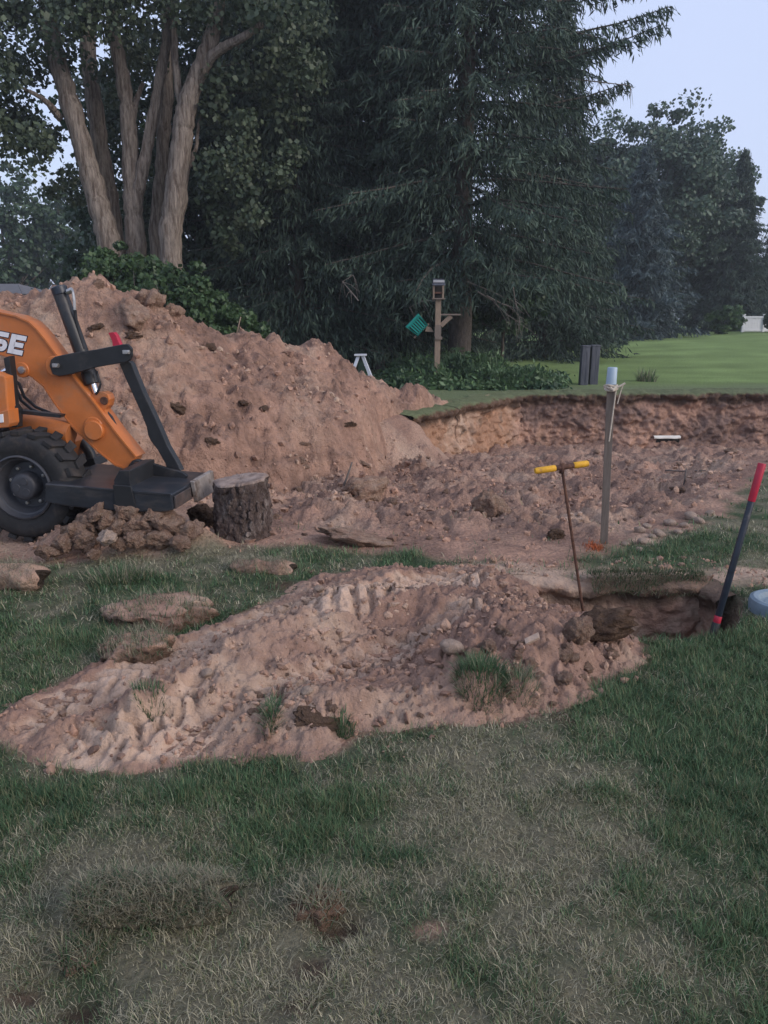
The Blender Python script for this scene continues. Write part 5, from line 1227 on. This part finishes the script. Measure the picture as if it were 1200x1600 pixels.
for k, (px, Y, H, W, lb) in enumerate(((215, 16.6, 3.0, 2.4, 'bright green shrub behind the heap in front of the middle trunk'), (290, 16.2, 2.65, 2.2, 'bright green shrub behind the heap in front of the right trunk'), (350, 16.0, 2.05, 1.7, 'lower green shrub behind the heap at the dark spruces'), (190, 18, 3.3, 1.8, 'green shrub at the foot of the leaning trunk'))):
    broad(px, Y, H, W, .1, lb, 60+k, nclump=120, per=110, size=.10, trunk_r=.03, name='green_shrub', cat='shrub', c1=np.array([.03, .06, .024]), c2=np.array([.065, .115, .042]), rscale=1.1, shape=1)
broad(1132, 45.5, 1.7, 2.4, .05, 'feathery green shrub left of the white fence', 70, nclump=50, per=60, size=.2, trunk_r=.03, name='green_shrub', cat='shrub', c1=np.array([.04, .08, .03]), c2=np.array([.09, .15, .05]))
broad(1215, 45.2, 1.5, 1.7, .05, 'green shrub leaning over the right end of the white fence', 71, nclump=50, per=60, size=.2, trunk_r=.03, name='green_shrub', cat='shrub')
broad(330, 27.5, 11.5, 9, 1.0, 'dense dark leafy tree filling the gap behind the cottonwood trunks', 72, nclump=240, per=95, size=.19, c1=BRD1*.9, c2=BRD2*.9)
broad(200, 30, 6.0, 5, .5, 'dark leafy tree low behind the leaning cottonwood trunk', 73, nclump=140, per=100, size=.2, c1=BRD1*.9, c2=BRD2*.9)
# weedy bed under the feeder
r = np.random.default_rng(81); n = 8000; px = np.concatenate([r.uniform(598, 880, n*2//3), r.normal(690, 60, n-n*2//3)]); Yw = 17.0+4.5*r.random(n)**1.3; x = (px-600)/FPX*Yw*.985; z = ground_z(x, Yw)
hh = .95*np.clip(.6+.75*fb(x*1.3, Yw*1.3, 3, 85), .12, 1.3)*sm(16.8, 18.0, Yw+.4*fb(x, Yw, 2, 87))*sm(4.9, 2.6, x+.5*fb(x, Yw*2, 2, 88))*sm(-.1, .6, x)
tone = np.clip(.4*r.random(n)+.6*sm(-.35, .45, fb(x*.9+4, Yw, 3, 86)), 0, 1)[:, None]
C = np.array([.03, .065, .035])+(np.array([.10, .17, .07])-np.array([.03, .065, .035]))*tone
P = np.column_stack([x, Yw, z+hh*r.random(n)*.55])
B1 = blades(P, r.random(n)*6.28, r.normal(1.0, .5, n).clip(.1, 2.2), .12+hh*.4*r.random(n), np.full(n, .03), C, 3)
m_ = 14000; i_ = r.integers(0, n, m_); P2 = P[i_]+r.normal(0, .1, (m_, 3))*np.array([1, 1, .6])+np.array([0, 0, .25])*(hh[i_]*r.random(m_))[:, None]
P2[:, 2] = np.maximum(P2[:, 2], z[i_]+.03)
A = unit(r.normal(size=(m_, 3))+np.array([0, -.2, -.2])); B = unit(np.cross(A, r.normal(size=(m_, 3)))); sz = .07*(.5+r.random(m_))
vq, fq, cq = quads(P2, A*sz[:, None], B*(sz*.45)[:, None], C[i_]*(.7+.6*r.random((m_, 1))))
V, FS, CC = join_blades([B1, (vq, fq, np.zeros((0, 3), int), cq)])
setp(obj('undergrowth', V, FS, M_leaf, cols=CC), 'weedy green undergrowth around the foot of the bird feeder post', 'undergrowth', kind='stuff')
# far wood that closes the view between the trunks
r = np.random.default_rng(82); cs, rs = [], []
for k in range(900):
    x = r.uniform(-75, 75); y = r.uniform(72, 90); hmax = 6.5+2.5*float(pn(np.array([x*.12]), np.array([0.]), 4))
    cs.append((x, y, r.random()*hmax)); rs.append(1.0+.9*r.random())
V, F, C = leaves(cs, rs, 30, .8, BRD1, BRD2*.85, 83)
setp(obj('far_woods', V, F, M_leaf, smooth=False, cols=C), 'dark far wood along the horizon', 'woods', kind='stuff')



# thin evening haze over the whole garden
me = bpy.data.meshes.new('haze'); V = [(x, y, z) for x in (-320, 320) for y in (-75, 320) for z in (-2.8, 23.5)]
me.from_pydata(V, [], [(0, 1, 3, 2), (4, 6, 7, 5), (0, 4, 5, 1), (2, 3, 7, 6), (0, 2, 6, 4), (1, 5, 7, 3)]); me.update()
mh = bpy.data.materials.new('evening haze'); mh.use_nodes = True; t = mh.node_tree; t.nodes.clear()
vo = t.nodes.new('ShaderNodeVolumePrincipled'); vo.inputs['Color'].default_value = (.86, .92, 1, 1); vo.inputs['Density'].default_value = .0012; vo.inputs['Anisotropy'].default_value = .2
oo = t.nodes.new('ShaderNodeOutputMaterial'); t.links.new(vo.outputs[0], oo.inputs['Volume']); me.materials.append(mh)
setp(link('haze', me), 'thin bluish evening haze over the far trees', 'haze', kind='stuff')
